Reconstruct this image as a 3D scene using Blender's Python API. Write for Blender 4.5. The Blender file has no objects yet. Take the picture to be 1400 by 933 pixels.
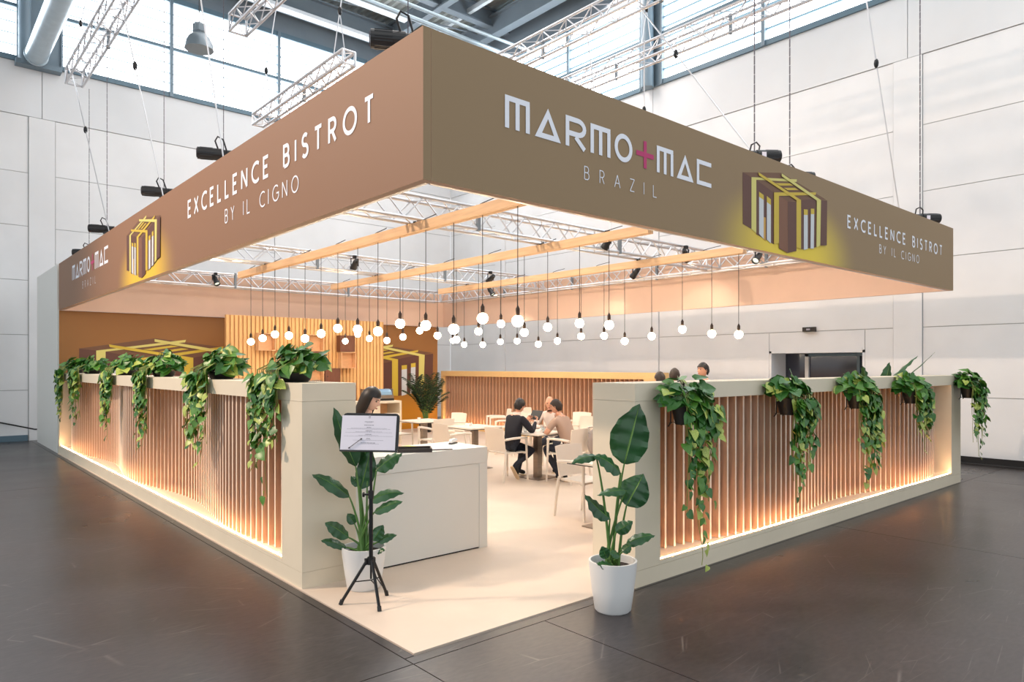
import bpy, bmesh, math, random
from mathutils import Vector, Matrix, Euler

random.seed(7)
scene = bpy.context.scene
COL = scene.collection
PI = math.pi

# ------------------------------------------------------------------ camera, world, light, exposure
YAW = math.radians(48.896)                      # angle between the view axis and the normal of the left front
cam_d = bpy.data.cameras.new('camera')
cam_d.sensor_width = 36.0
cam_d.lens = 955.2 / 1400 * 36.0
cam_d.shift_y = (501.0 - 466.5) / 1400
cam_d.clip_end = 200
cam = bpy.data.objects.new('camera', cam_d)
COL.objects.link(cam)
cam.location = (0, 0, 1.8)
cam.rotation_euler = (PI / 2, 0, -(PI / 2 - math.atan2(math.sin(YAW), math.cos(YAW))))
scene.camera = cam

world = bpy.data.worlds.new('world')
scene.world = world
world.use_nodes = True
bg = world.node_tree.nodes['Background']
bg.inputs[0].default_value = (0.88, 0.94, 1.0, 1)
bg.inputs[1].default_value = 1.2

def area_light(name, loc, target, size, power, col, size_y=None):
    d = bpy.data.lights.new(name, 'AREA')
    d.shape = 'RECTANGLE'; d.size = size; d.size_y = size_y or size
    d.energy = power; d.color = col
    o = bpy.data.objects.new(name, d); COL.objects.link(o)
    o.location = loc
    o.rotation_euler = (Vector(target) - Vector(loc)).to_track_quat('-Z', 'Y').to_euler()
    return o

# fill lights added at roof height for even top light, no fixtures there
area_light('overhead_light', (3, 3, 12.6), (3, 3, 0), 9, 430, (0.96, 0.98, 1.0))
area_light('overhead_light', (8, 14, 12.2), (8, 14, 0), 9, 430, (0.97, 0.98, 1.0))
area_light('overhead_light', (10, 1, 12.6), (10, 1, 0), 8, 430, (0.97, 0.99, 1.0))
area_light('gangway_fill', (13.55, 12.5, 11.9), (13.95, 12.5, 0), 1.0, 620, (1.0, 0.87, 0.80), 15)  # added fill strip to brighten the right wall, no lamp hangs there
# warm hall flood, high on the left of the stand
kd = bpy.data.lights.new('hall_flood', 'SPOT')
kd.energy = 4300; kd.color = (1.0, 0.76, 0.58); kd.spot_size = math.radians(95); kd.spot_blend = 0.6; kd.shadow_soft_size = 0.22
ko = bpy.data.objects.new('hall_flood', kd); COL.objects.link(ko)
ko.location = (-5.0, 10.0, 9.2)
ko.rotation_euler = (Vector((2.6, 6.8, 1.6)) - Vector(ko.location)).to_track_quat('-Z', 'Y').to_euler()

scene.view_settings.view_transform = 'Standard'
scene.view_settings.look = 'None'
scene.view_settings.gamma = 1.0
scene.view_settings.use_curve_mapping = False
scene.view_settings.exposure = 0.1

# ------------------------------------------------------------------ materials
def lin(c):
    f = lambda v: v / 12.92 if v <= 0.04045 else ((v + 0.055) / 1.055) ** 2.4
    return tuple(f(v / 255.0) for v in c) + (1.0,)

def mat(name, rgb, rough=0.5, metal=0.0, noise=0.0, scale=8.0, stretch=(1, 1, 1), bump=0.0, emit=0.0, emit_col=None, spec=None, rgb2=None, trans=0.0, detail=4.0):
    m = bpy.data.materials.new(name); m.use_nodes = True
    nt = m.node_tree; b = nt.nodes['Principled BSDF']
    b.inputs['Base Color'].default_value = lin(rgb)
    b.inputs['Roughness'].default_value = rough
    b.inputs['Metallic'].default_value = metal
    if spec is not None: b.inputs['Specular IOR Level'].default_value = spec
    if trans: b.inputs['Transmission Weight'].default_value = trans
    if emit:
        b.inputs['Emission Color'].default_value = lin(emit_col or rgb)
        b.inputs['Emission Strength'].default_value = emit
    if noise or bump or rgb2:
        tc = nt.nodes.new('ShaderNodeTexCoord'); mp = nt.nodes.new('ShaderNodeMapping')
        mp.inputs['Scale'].default_value = stretch
        nz = nt.nodes.new('ShaderNodeTexNoise'); nz.inputs['Scale'].default_value = scale; nz.inputs['Detail'].default_value = detail
        nt.links.new(tc.outputs['Object'], mp.inputs['Vector']); nt.links.new(mp.outputs['Vector'], nz.inputs['Vector'])
        if noise or rgb2:
            rp = nt.nodes.new('ShaderNodeValToRGB')
            c = lin(rgb)
            c2 = lin(rgb2) if rgb2 else tuple(min(1, v * (1 + noise)) for v in c[:3]) + (1,)
            c1 = c if rgb2 else tuple(v * (1 - noise) for v in c[:3]) + (1,)
            rp.color_ramp.elements[0].position = 0.32; rp.color_ramp.elements[1].position = 0.68
            rp.color_ramp.elements[0].color = c1; rp.color_ramp.elements[1].color = c2
            nt.links.new(nz.outputs['Fac'], rp.inputs['Fac']); nt.links.new(rp.outputs['Color'], b.inputs['Base Color'])
        if bump:
            bp = nt.nodes.new('ShaderNodeBump'); bp.inputs['Strength'].default_value = bump; bp.inputs['Distance'].default_value = 0.02
            nt.links.new(nz.outputs['Fac'], bp.inputs['Height']); nt.links.new(bp.outputs['Normal'], b.inputs['Normal'])
    return m

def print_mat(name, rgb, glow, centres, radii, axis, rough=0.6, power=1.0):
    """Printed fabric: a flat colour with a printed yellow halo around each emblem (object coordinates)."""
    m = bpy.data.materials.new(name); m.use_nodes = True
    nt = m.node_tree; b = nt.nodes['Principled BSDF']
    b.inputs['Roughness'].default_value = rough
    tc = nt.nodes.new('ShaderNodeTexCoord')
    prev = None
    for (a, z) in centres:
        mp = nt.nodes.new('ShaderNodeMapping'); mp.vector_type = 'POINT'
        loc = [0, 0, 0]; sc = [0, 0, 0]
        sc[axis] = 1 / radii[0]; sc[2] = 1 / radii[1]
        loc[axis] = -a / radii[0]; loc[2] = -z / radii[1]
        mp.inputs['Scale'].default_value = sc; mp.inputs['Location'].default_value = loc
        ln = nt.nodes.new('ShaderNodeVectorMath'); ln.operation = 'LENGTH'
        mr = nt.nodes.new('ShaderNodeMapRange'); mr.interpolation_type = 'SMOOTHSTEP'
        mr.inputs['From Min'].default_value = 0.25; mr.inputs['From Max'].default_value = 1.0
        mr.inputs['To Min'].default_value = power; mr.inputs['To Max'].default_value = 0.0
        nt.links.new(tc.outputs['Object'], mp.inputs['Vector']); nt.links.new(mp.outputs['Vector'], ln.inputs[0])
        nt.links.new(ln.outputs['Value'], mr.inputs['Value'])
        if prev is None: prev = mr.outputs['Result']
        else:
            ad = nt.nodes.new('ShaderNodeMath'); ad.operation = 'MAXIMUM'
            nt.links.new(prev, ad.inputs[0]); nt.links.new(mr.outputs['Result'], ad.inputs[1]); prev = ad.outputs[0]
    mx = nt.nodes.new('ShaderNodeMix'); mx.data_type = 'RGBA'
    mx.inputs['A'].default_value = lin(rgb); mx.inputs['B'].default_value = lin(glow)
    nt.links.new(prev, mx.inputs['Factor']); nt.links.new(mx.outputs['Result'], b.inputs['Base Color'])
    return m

def concrete_mat():
    m = bpy.data.materials.new('polished_concrete'); m.use_nodes = True
    nt = m.node_tree; b = nt.nodes['Principled BSDF']
    tc = nt.nodes.new('ShaderNodeTexCoord')
    def noise(scale, detail, st=(1, 1, 1), rot=0.0):
        mp = nt.nodes.new('ShaderNodeMapping'); mp.inputs['Scale'].default_value = st; mp.inputs['Rotation'].default_value = (0, 0, rot)
        n = nt.nodes.new('ShaderNodeTexNoise'); n.inputs['Scale'].default_value = scale; n.inputs['Detail'].default_value = detail
        nt.links.new(tc.outputs['Object'], mp.inputs['Vector']); nt.links.new(mp.outputs['Vector'], n.inputs['Vector'])
        return n.outputs['Fac']
    big = noise(0.7, 5); fine = noise(14, 6, (1, 2.5, 1), 0.5)
    r1 = nt.nodes.new('ShaderNodeValToRGB')
    r1.color_ramp.elements[0].position = 0.3; r1.color_ramp.elements[1].position = 0.75
    r1.color_ramp.elements[0].color = lin((48, 44, 44)); r1.color_ramp.elements[1].color = lin((68, 62, 63))
    nt.links.new(big, r1.inputs['Fac'])
    r2 = nt.nodes.new('ShaderNodeValToRGB')
    r2.color_ramp.elements[0].position = 0.3; r2.color_ramp.elements[1].position = 0.75
    r2.color_ramp.elements[0].color = (0.62, 0.61, 0.61, 1); r2.color_ramp.elements[1].color = (1.22, 1.2, 1.18, 1)
    nt.links.new(fine, r2.inputs['Fac'])
    mul = nt.nodes.new('ShaderNodeMix'); mul.data_type = 'RGBA'; mul.blend_type = 'MULTIPLY'; mul.inputs['Factor'].default_value = 1
    nt.links.new(r1.outputs['Color'], mul.inputs['A']); nt.links.new(r2.outputs['Color'], mul.inputs['B'])
    # long pale scratches
    col = mul.outputs['Result']
    for rot, sc, pos in ((0.75, 2.3, 0.008), (1.9, 1.7, 0.006), (0.2, 3.1, 0.006)):
        mp = nt.nodes.new('ShaderNodeMapping'); mp.inputs['Rotation'].default_value = (0, 0, rot); mp.inputs['Scale'].default_value = (0.25, 1.6, 1)
        v = nt.nodes.new('ShaderNodeTexVoronoi'); v.feature = 'DISTANCE_TO_EDGE'; v.inputs['Scale'].default_value = sc
        nt.links.new(tc.outputs['Object'], mp.inputs['Vector']); nt.links.new(mp.outputs['Vector'], v.inputs['Vector'])
        mr = nt.nodes.new('ShaderNodeMapRange'); mr.inputs['From Max'].default_value = pos; mr.inputs['To Min'].default_value = 1; mr.inputs['To Max'].default_value = 0
        nt.links.new(v.outputs['Distance'], mr.inputs['Value'])
        gate = noise(2.2, 2, (1, 1, 1), rot)
        g2 = nt.nodes.new('ShaderNodeMapRange'); g2.inputs['From Min'].default_value = 0.5; g2.inputs['From Max'].default_value = 0.66; g2.inputs['To Max'].default_value = 0.2
        nt.links.new(gate, g2.inputs['Value'])
        mm = nt.nodes.new('ShaderNodeMath'); mm.operation = 'MULTIPLY'
        nt.links.new(mr.outputs['Result'], mm.inputs[0]); nt.links.new(g2.outputs['Result'], mm.inputs[1])
        mx = nt.nodes.new('ShaderNodeMix'); mx.data_type = 'RGBA'; mx.inputs['B'].default_value = lin((190, 182, 175))
        nt.links.new(col, mx.inputs['A']); nt.links.new(mm.outputs[0], mx.inputs['Factor']); col = mx.outputs['Result']
    nt.links.new(col, b.inputs['Base Color'])
    rr = nt.nodes.new('ShaderNodeMapRange'); rr.inputs['To Min'].default_value = 0.2; rr.inputs['To Max'].default_value = 0.42
    nt.links.new(big, rr.inputs['Value']); nt.links.new(rr.outputs['Result'], b.inputs['Roughness'])
    bp = nt.nodes.new('ShaderNodeBump'); bp.inputs['Strength'].default_value = 0.03; bp.inputs['Distance'].default_value = 0.004
    nt.links.new(big, bp.inputs['Height']); nt.links.new(bp.outputs['Normal'], b.inputs['Normal'])
    return m

M = {}
M['concrete'] = concrete_mat()
M['joint'] = mat('dark_joint', (34, 31, 30), 0.8)
M['stand_floor'] = mat('cream_vinyl', (212, 194, 176), 0.55, noise=0.05, scale=1.6, detail=6)
M['hall_white'] = mat('painted_precast', (226, 226, 226), 0.85, noise=0.04, scale=0.9, bump=0.05)
M['hall_joint'] = mat('wall_joint', (176, 176, 174), 0.9)
M['hall_band'] = mat('upper_band', (216, 217, 218), 0.85, noise=0.04, scale=0.6)
M['steel_blue'] = mat('grey_blue_steel', (112, 130, 142), 0.45, noise=0.05, scale=2)
M['steel_dark'] = mat('dark_frame', (92, 116, 130), 0.5)
M['duct'] = mat('galvanised_duct', (176, 190, 198), 0.35, metal=0.6, noise=0.06, scale=5)
M['deck'] = mat('roof_deck', (178, 180, 176), 0.6, noise=0.06, scale=3)
M['roof_grey'] = mat('roof_beam', (120, 130, 138), 0.6, noise=0.05, scale=2)
M['overhead_light'] = mat('tray_white', (205, 210, 214), 0.5)
M['sky_pane'] = mat('daylit_panel', (255, 255, 255), 0.4, emit=6.5, emit_col=(240, 248, 255))
M['louvre'] = mat('louvre_edge', (120, 150, 166), 0.5, emit=0.22, emit_col=(150, 200, 226))  # faint glow stands in for daylight passing through the louvres
M['louvre_pale'] = mat('pale_louvre_edge', (150, 170, 180), 0.5, emit=0.36, emit_col=(200, 224, 240))  # stronger glow, daylight through the left louvres put into the material
M['alu'] = mat('truss_aluminium', (205, 205, 208), 0.32, metal=0.75)
M['sign_left'] = print_mat('sign_print_warm_lit', (138, 101, 74), (232, 190, 56), [(0.0, -0.42)], (1.55, 0.75), 1)  # redder base than the right front, warm light put into the colour
M['sign_right'] = print_mat('sign_print_cool_lit', (146, 121, 88), (236, 206, 66), [(-0.2, -0.42)], (1.6, 0.75), 0)  # same fabric in olive, cooler light put into the colour
M['sign_end'] = mat('sign_edge_fabric', (146, 121, 88), 0.6)  # shares the cool-lit tone of the right front
M['sign_inner'] = mat('inner_sign_fabric', (216, 184, 162), 0.8, noise=0.03, scale=2)
M['back_brown'] = print_mat('back_print', (146, 98, 48), (214, 146, 30), [(-2.73, 0.1), (2.8, 0.1)], (3.4, 1.35), 0)
M['letter_white'] = mat('white_print', (236, 238, 246), 0.5)
M['letter_pink'] = mat('magenta_print', (186, 40, 104), 0.5)
M['cream'] = mat('cream_laminate', (222, 210, 187), 0.6, noise=0.02, scale=3)
M['cap_wood'] = mat('pale_yellow_wood', (226, 188, 130), 0.6, noise=0.06, scale=6, stretch=(6, 0.7, 6))
M['fin_side'] = mat('brown_wood_veneer', (196, 158, 132), 0.55, noise=0.16, scale=9, stretch=(3, 3, 0.35), bump=0.04)
M['fin_edge'] = mat('pale_fin_edge', (240, 218, 196), 0.6)
M['backing'] = mat('brown_backing', (170, 130, 104), 0.7)
M['bar_slat'] = mat('light_oak', (226, 180, 118), 0.5, noise=0.08, scale=8, stretch=(3, 3, 0.4))
M['bar_back'] = mat('oak_backing', (206, 152, 96), 0.6)
M['box_light'] = mat('oak_box', (222, 176, 130), 0.5, noise=0.06, scale=7, stretch=(1, 3, 3))
M['box_dark'] = mat('walnut_box', (112, 68, 48), 0.5, noise=0.12, scale=7, stretch=(3, 3, 0.6))
M['beam_wood'] = mat('spruce_beam', (226, 188, 146), 0.55, noise=0.1, scale=5, stretch=(5, 0.5, 5))
M['led'] = mat('led_strip', (255, 214, 170), 0.5, emit=88, emit_col=(255, 208, 158))
M['bulb'] = mat('lit_globe', (255, 230, 190), 0.2, emit=42, emit_col=(255, 226, 184))
M['filament'] = mat('filament', (255, 240, 210), 0.3, emit=30, emit_col=(255, 228, 180))
M['socket'] = mat('bronze_socket', (52, 38, 30), 0.4, metal=0.3)
M['cord'] = mat('black_cord', (30, 28, 28), 0.6)
M['black'] = mat('black_plastic', (22, 22, 24), 0.4)
M['black_metal'] = mat('black_metal', (26, 26, 28), 0.35, metal=0.3)
M['white_counter'] = mat('white_laminate', (222, 222, 216), 0.45)
M['chair'] = mat('white_plastic', (236, 226, 212), 0.4)
M['steel'] = mat('brushed_steel', (150, 138, 126), 0.35, metal=0.85, noise=0.08, scale=10, stretch=(1, 1, 8))
M['tabletop'] = mat('white_tabletop', (232, 222, 208), 0.35)
M['pot_white'] = mat('white_pot', (222, 222, 220), 0.35)
M['soil'] = mat('potting_soil', (44, 34, 26), 0.95, noise=0.3, scale=40)
M['leaf_big'] = mat('strelitzia_leaf', (38, 82, 42), 0.32, noise=0.28, scale=5, stretch=(1, 1, 1))
M['leaf_rib'] = mat('leaf_midrib', (112, 148, 72), 0.45)
M['stem'] = mat('green_stem', (82, 120, 56), 0.5, noise=0.15, scale=10)
M['vine'] = mat('vine_stem', (128, 140, 70), 0.6)
M['pothos_dark'] = mat('pothos_dark', (50, 102, 38), 0.38, noise=0.25, scale=14)
M['pothos_mid'] = mat('pothos_mid', (92, 140, 46), 0.4, rgb2=(66, 118, 40), scale=16)
M['pothos_pale'] = mat('pothos_variegated', (104, 146, 50), 0.4, rgb2=(204, 206, 104), scale=18)
M['palm'] = mat('palm_leaf', (28, 52, 26), 0.5, noise=0.25, scale=8)
M['paper'] = mat('paper', (228, 224, 234), 0.7)
M['ink'] = mat('ink', (96, 92, 100), 0.8)
M['ink_pale'] = mat('pale_ink', (168, 164, 174), 0.8)
M['skin'] = mat('skin', (214, 160, 132), 0.5)
M['skin_pale'] = mat('skin_pale', (226, 182, 160), 0.5)
M['lip'] = mat('lip', (164, 92, 84), 0.5)
M['hair'] = mat('dark_hair', (24, 19, 18), 0.45)
M['hair_brown'] = mat('brown_hair', (46, 34, 27), 0.55)
M['navy'] = mat('navy_wool', (20, 22, 34), 0.8)
M['jeans'] = mat('dark_jeans', (34, 40, 54), 0.8, noise=0.2, scale=30)
M['beige_shirt'] = mat('beige_cotton', (170, 144, 128), 0.8)
M['white_shirt'] = mat('white_cotton', (228, 216, 208), 0.8)
M['black_cloth'] = mat('black_cloth', (20, 19, 21), 0.8)
M['grey_shirt'] = mat('patterned_shirt', (150, 146, 144), 0.8, rgb2=(82, 84, 92), scale=60)
M['shoe_sole'] = mat('cream_sole', (206, 182, 150), 0.7)
M['glass_dark'] = mat('dark_glazing', (58, 60, 72), 0.08, spec=0.6)
M['glass'] = mat('clear_glass', (240, 246, 248), 0.03, trans=0.95)
M['case_glass'] = mat('blue_glass', (128, 160, 186), 0.06, spec=0.7)
M['yellow_note'] = mat('lime_note', (206, 216, 92), 0.7)
M['tray'] = mat('dark_tray', (58, 50, 46), 0.5)
M['grey_cloth'] = mat('grey_cloth', (168, 156, 148), 0.8)
M['lamp_white'] = mat('lamp_reflector', (238, 240, 228), 0.5, emit=0.9, emit_col=(240, 246, 224))
M['lamp_grey'] = mat('lamp_shell', (120, 132, 140), 0.35, metal=0.3)
# emblem print colours
for k, c in dict(top=(112, 76, 52), dark=(94, 56, 44), mid=(124, 80, 56), yel=(206, 178, 58), lyel=(214, 204, 116), ora=(198, 150, 62), win=(206, 210, 212), glow=(214, 196, 40)).items():
    M['emb_' + k] = mat('emblem_' + k, c, 0.55)

# ------------------------------------------------------------------ mesh helpers
class MB:
    def __init__(self): self.v = []; self.f = []; self.m = []; self.xf = None
    def add(self, vs, fs, mi=0):
        o = len(self.v)
        self.v += [(self.xf @ Vector(p)) if self.xf else Vector(p) for p in vs]
        for f in fs: self.f.append([o + i for i in f]); self.m.append(mi)
    def box(self, lo, hi, mi=0, mats=None):
        x0, y0, z0 = lo; x1, y1, z1 = hi
        vs = [(x0, y0, z0), (x1, y0, z0), (x1, y1, z0), (x0, y1, z0), (x0, y0, z1), (x1, y0, z1), (x1, y1, z1), (x0, y1, z1)]
        fs = [(0, 3, 2, 1), (4, 5, 6, 7), (0, 1, 5, 4), (2, 3, 7, 6), (1, 2, 6, 5), (3, 0, 4, 7)]  # -z +z -y +y +x -x
        for i, f in enumerate(fs): self.add([vs[j] for j in f], [(0, 1, 2, 3)], mats[i] if mats else mi)
        return self
    def cyl(self, p0, p1, r0, r1=None, n=10, mi=0, caps=True):
        p0, p1 = Vector(p0), Vector(p1); r1 = r0 if r1 is None else r1
        d = (p1 - p0)
        if d.length < 1e-6: return self
        d.normalize(); a = d.orthogonal().normalized(); b = d.cross(a)
        ring = lambda p, r: [p + (a * math.cos(2 * PI * i / n) + b * math.sin(2 * PI * i / n)) * r for i in range(n)]
        vs = ring(p0, r0) + ring(p1, r1)
        fs = [(i, (i + 1) % n, n + (i + 1) % n, n + i) for i in range(n)]
        if caps: fs += [tuple(range(n - 1, -1, -1)), tuple(range(n, 2 * n))]
        self.add(vs, fs, mi); return self
    def tube(self, pts, r, n=6, mi=0, r_end=None):
        pts = [Vector(p) for p in pts]; k = len(pts)
        rs = [r + ((r_end if r_end is not None else r) - r) * i / max(1, k - 1) for i in range(k)]
        vs = []; ref = None
        for i, p in enumerate(pts):
            d = (pts[min(i + 1, k - 1)] - pts[max(i - 1, 0)]).normalized()
            a = d.orthogonal().normalized() if ref is None else (ref - d * ref.dot(d))
            if a.length < 1e-4: a = d.orthogonal()
            a.normalize(); ref = a; b = d.cross(a)
            vs += [p + (a * math.cos(2 * PI * j / n) + b * math.sin(2 * PI * j / n)) * rs[i] for j in range(n)]
        fs = [(i * n + j, i * n + (j + 1) % n, (i + 1) * n + (j + 1) % n, (i + 1) * n + j) for i in range(k - 1) for j in range(n)]
        fs += [tuple(range(n - 1, -1, -1)), tuple(range((k - 1) * n, k * n))]
        self.add(vs, fs, mi); return self
    def lathe(self, prof, n=20, mi=0, c=(0, 0, 0)):
        vs = []; c = Vector(c)
        for r, z in prof: vs += [c + Vector((r * math.cos(2 * PI * j / n), r * math.sin(2 * PI * j / n), z)) for j in range(n)]
        fs = [(i * n + j, i * n + (j + 1) % n, (i + 1) * n + (j + 1) % n, (i + 1) * n + j) for i in range(len(prof) - 1) for j in range(n)]
        if prof[0][0] > 1e-4: fs.append(tuple(range(n - 1, -1, -1)))
        if prof[-1][0] > 1e-4: fs.append(tuple(range((len(prof) - 1) * n, len(prof) * n)))
        self.add(vs, fs, mi); return self
    def ball(self, c, r, nu=16, nv=10, mi=0, sc=(1, 1, 1)):
        vs = []; c = Vector(c)
        for i in range(nv + 1):
            t = PI * i / nv
            for j in range(nu):
                p = 2 * PI * j / nu
                vs.append(c + Vector((r * sc[0] * math.sin(t) * math.cos(p), r * sc[1] * math.sin(t) * math.sin(p), r * sc[2] * math.cos(t))))
        fs = [(i * nu + j, (i + 1) * nu + j, (i + 1) * nu + (j + 1) % nu, i * nu + (j + 1) % nu) for i in range(nv) for j in range(nu)]
        self.add(vs, fs, mi); return self
    def prism(self, poly, y0, y1, mi=0):
        """poly: (x, z) outline, counter-clockwise seen from -y; extruded from y0 to y1"""
        n = len(poly)
        vs = [(x, y0, z) for x, z in poly] + [(x, y1, z) for x, z in poly]
        fs = [tuple(range(n)), tuple(range(2 * n - 1, n - 1, -1))] + [(i, n + i, n + (i + 1) % n, (i + 1) % n) for i in range(n)]
        self.add(vs, fs, mi); return self
    def mesh(self, name, mats, smooth=False):
        me = bpy.data.meshes.new(name)
        me.from_pydata([tuple(p) for p in self.v], [], self.f)
        for m in (mats if isinstance(mats, (list, tuple)) else [mats]): me.materials.append(m)
        me.polygons.foreach_set('material_index', self.m)
        if smooth: me.polygons.foreach_set('use_smooth', [True] * len(me.polygons))
        me.update()
        bm = bmesh.new(); bm.from_mesh(me); bmesh.ops.remove_doubles(bm, verts=bm.verts, dist=1e-5)
        if smooth:
            for e in bm.edges:
                if len(e.link_faces) == 2 and e.calc_face_angle(0) > math.radians(42): e.smooth = False
        bmesh.ops.dissolve_degenerate(bm, edges=bm.edges, dist=1e-6)
        bm.to_mesh(me); bm.free()
        return me
    def build(self, name, mats, parent=None, smooth=False, loc=None):
        if loc is not None: self.v = [p - Vector(loc) for p in self.v]
        o = bpy.data.objects.new(name, self.mesh(name, mats, smooth)); COL.objects.link(o)
        if parent: o.parent = parent
        if loc is not None: o.location = loc
        return o

def put(name, me, parent=None, loc=None, mtx=None):
    o = bpy.data.objects.new(name, me); COL.objects.link(o)
    if parent: o.parent = parent
    if mtx is not None: o.matrix_local = mtx
    elif loc is not None: o.location = loc
    return o

def tag(o, label, cat, group=None, kind=None):
    o['label'] = label; o['category'] = cat
    if group: o['group'] = group
    if kind: o['kind'] = kind
    return o

def thing(name, label, cat, loc=(0, 0, 0), rz=0.0, group=None):
    o = bpy.data.objects.new(name, None); COL.objects.link(o); o.empty_display_size = 0.1
    o.location = loc; o.rotation_euler = (0, 0, rz)
    return tag(o, label, cat, group)

def struct(name, mb, mats, parent=None, smooth=False, loc=None):
    o = mb.build(name, mats, parent, smooth, loc)
    o['kind'] = 'structure'
    return o

def copy_tree(o, parent=None):
    c = o.copy(); COL.objects.link(c); c.parent = parent
    for ch in list(o.children): copy_tree(ch, c)
    return c

R_AX = Vector((math.sin(YAW), -math.cos(YAW), 0))      # the direction that runs to the right along the photographed view
D_AX = Vector((math.cos(YAW), math.sin(YAW), 0))

# ------------------------------------------------------------------ stand dimensions (metres)
SX0, SX1 = 2.435, 12.16      # the two long faces of the hanging sign
SY0, SY1 = 3.69, 17.03
ZT, ZB = 3.917, 2.962
HX, HY = 14.9, 20.45         # hall walls
# ------------------------------------------------------------------ hall floor: slabs with open joints
fb = MB(); fb.box((-14, -14, -0.3), (HX + 0.4, HY + 0.4, -0.012))
floor = struct('floor', fb, M['joint'])
JX, JY = 2.325, 3.57
xs = [-14, -6.2, -2.0, JX]
ys = [-14, -3.2, JY]
slabs = []
for (x0, x1) in ((-14, -6.2), (-6.2, -1.9), (-1.9, JX)):
    for (y0, y1) in ((-14, -4.2), (-4.2, JY), (JY, 12.4), (12.4, HY)):
        slabs.append((x0, y0, x1, y1))
for (x0, x1) in ((JX, 3.42), (3.42, 7.9), (7.9, 12.75), (12.75, HX)):
    for (y0, y1) in ((-14, -5.4), (-5.4, -0.6), (-0.6, JY)):
        slabs.append((x0, y0, x1, y1))
slabs += [(JX, JY, 12.75, SY0 - 0.02), (JX, SY0 - 0.02, 2.40, 17.03), (12.75, JY, HX, HY), (JX, 17.03, 12.75, HY)]
for (x0, y0, x1, y1) in slabs:
    g = 0.004
    struct('slab', MB().box((x0 + g, y0 + g, -0.011), (x1 - g, y1 - g, 0.0)), M['concrete'], floor)
sf = MB(); sf.box((2.405, SY0, -0.011), (12.75, 17.0, 0.006))
tag(sf.build('stand_floor', M['stand_floor'], loc=(2.405, SY0, 0)), 'cream vinyl floor laid under the whole bistro stand', 'floor covering')

# ------------------------------------------------------------------ hall walls of precast panels
JZ = [0.0, 1.22, 2.56, 3.88, 5.19, 6.48, 7.85]
SILL, HEAD, ROOF = 9.12, 11.72, 13.25
def wall(name, along, pil, lo, hi, door=None):
    """along: 0 = runs in x at y=HY, 1 = runs in y at x=HX. pil: [(start, end)] of the pilasters."""
    def bx(a0, a1, d0, d1, z0, z1):
        return MB().box((a0, HY + d0, z0), (a1, HY + d1, z1)) if along == 0 else MB().box((HX + d0, a0, z0), (HX + d1, a1, z1))
    w = bpy.data.objects.new(name, None); COL.objects.link(w); w['kind'] = 'structure'
    if door:
        a0, a1, zt = door
        struct('backing', bx(lo, a0, 0.02, 0.3, 0, ROOF), M['hall_joint'], w)
        struct('backing', bx(a1, hi, 0.02, 0.3, 0, ROOF), M['hall_joint'], w)
        struct('backing', bx(a0, a1, 0.02, 0.3, zt, ROOF), M['hall_joint'], w)
    else:
        struct('backing', bx(lo, hi, 0.02, 0.3, 0, ROOF), M['hall_joint'], w)
    edges = [lo] + [v for p in pil for v in p] + [hi]
    g = 0.007
    for i in range(len(edges) - 1):
        a0, a1 = edges[i], edges[i + 1]
        if i % 2:        # pilaster: one tall piece
            struct('pilaster', bx(a0 + g, a1 - g, -0.03, 0.02, 0, JZ[-1] - g), M['hall_white'], w)
            continue
        for k in range(len(JZ) - 1):
            z0, z1 = JZ[k] + g, JZ[k + 1] - g
            spans = [(a0, a1)]
            if door and z0 < door[2]:
                spans = [s for s in ((a0, min(a1, door[0])), (max(a0, door[1]), a1)) if s[1] - s[0] > 0.05] if a0 < door[1] and a1 > door[0] else [(a0, a1)]
                if a0 < door[1] and a1 > door[0] and z1 > door[2]:
                    struct('panel', bx(max(a0, door[0]) + g, min(a1, door[1]) - g, 0, 0.02, door[2], z1), M['hall_white'], w)
            for s in spans:
                struct('panel', bx(s[0] + g, s[1] - g, 0, 0.02, z0, z1), M['hall_white'], w)
    mids = [lo] + [(p[0] + p[1]) / 2 for p in pil] + [hi]
    for i in range(len(mids) - 1):
        struct('upper_panel', bx(mids[i] + g, mids[i + 1] - g, -0.02, 0.02, JZ[-1] + g, SILL), M['hall_band'], w)
    return w, bx

PL = [(-3.2, -2.66), (2.30, 2.85), (8.4, 8.93)]
PR = [(-0.9, -0.36), (4.97, 5.5), (11.23, 11.6), (17.4, 17.9)]
wl, bxl = wall('wall_left', 0, PL, -9.0, HX)
wr, bxr = wall('wall_right', 1, PR, -4.0, HY, door=(6.05, 8.15, 2.14))

# windows above the sill: frames, transom, daylit panes, louvre edges
wi = [0]
def windows(along, bx, stops, broad):
    for a0, a1 in stops:
        wi[0] += 1
        w = bpy.data.objects.new('window_%d' % wi[0], None); COL.objects.link(w); w['kind'] = 'structure'
        struct('pane', bx(a0 + 0.03, a1 - 0.03, -0.005, 0.018, SILL + 0.1, HEAD), M['sky_pane'], w)
        for z0, z1 in ((SILL, SILL + 0.12), (10.40, 10.48), (HEAD - 0.02, HEAD + 0.12)):
            struct('rail', bx(a0 + 0.046, a1 - 0.046, -0.08, 0.018, z0, z1), M['steel_dark'], w)
        struct('mullion', bx(a0 + 0.001, a0 + 0.045, -0.12, 0.017, SILL, HEAD + 0.1), M['steel_blue'], w)
        struct('mullion', bx(a1 - 0.045, a1 - 0.001, -0.12, 0.017, SILL, HEAD + 0.1), M['steel_blue'], w)
        z = SILL + 0.36
        while z < HEAD - 0.1:
            if abs(z - 10.44) > 0.1:
                struct('louvre', bx(a0 + 0.05, a1 - 0.05, -0.045, -0.006, z, z + (0.045 if broad else 0.026)), M['louvre' if broad else 'louvre_pale'], w)
            z += 0.27
for st in ((-3.2, -0.55), (-0.55, 2.1)): windows(0, bxl, [st], False)
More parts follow.
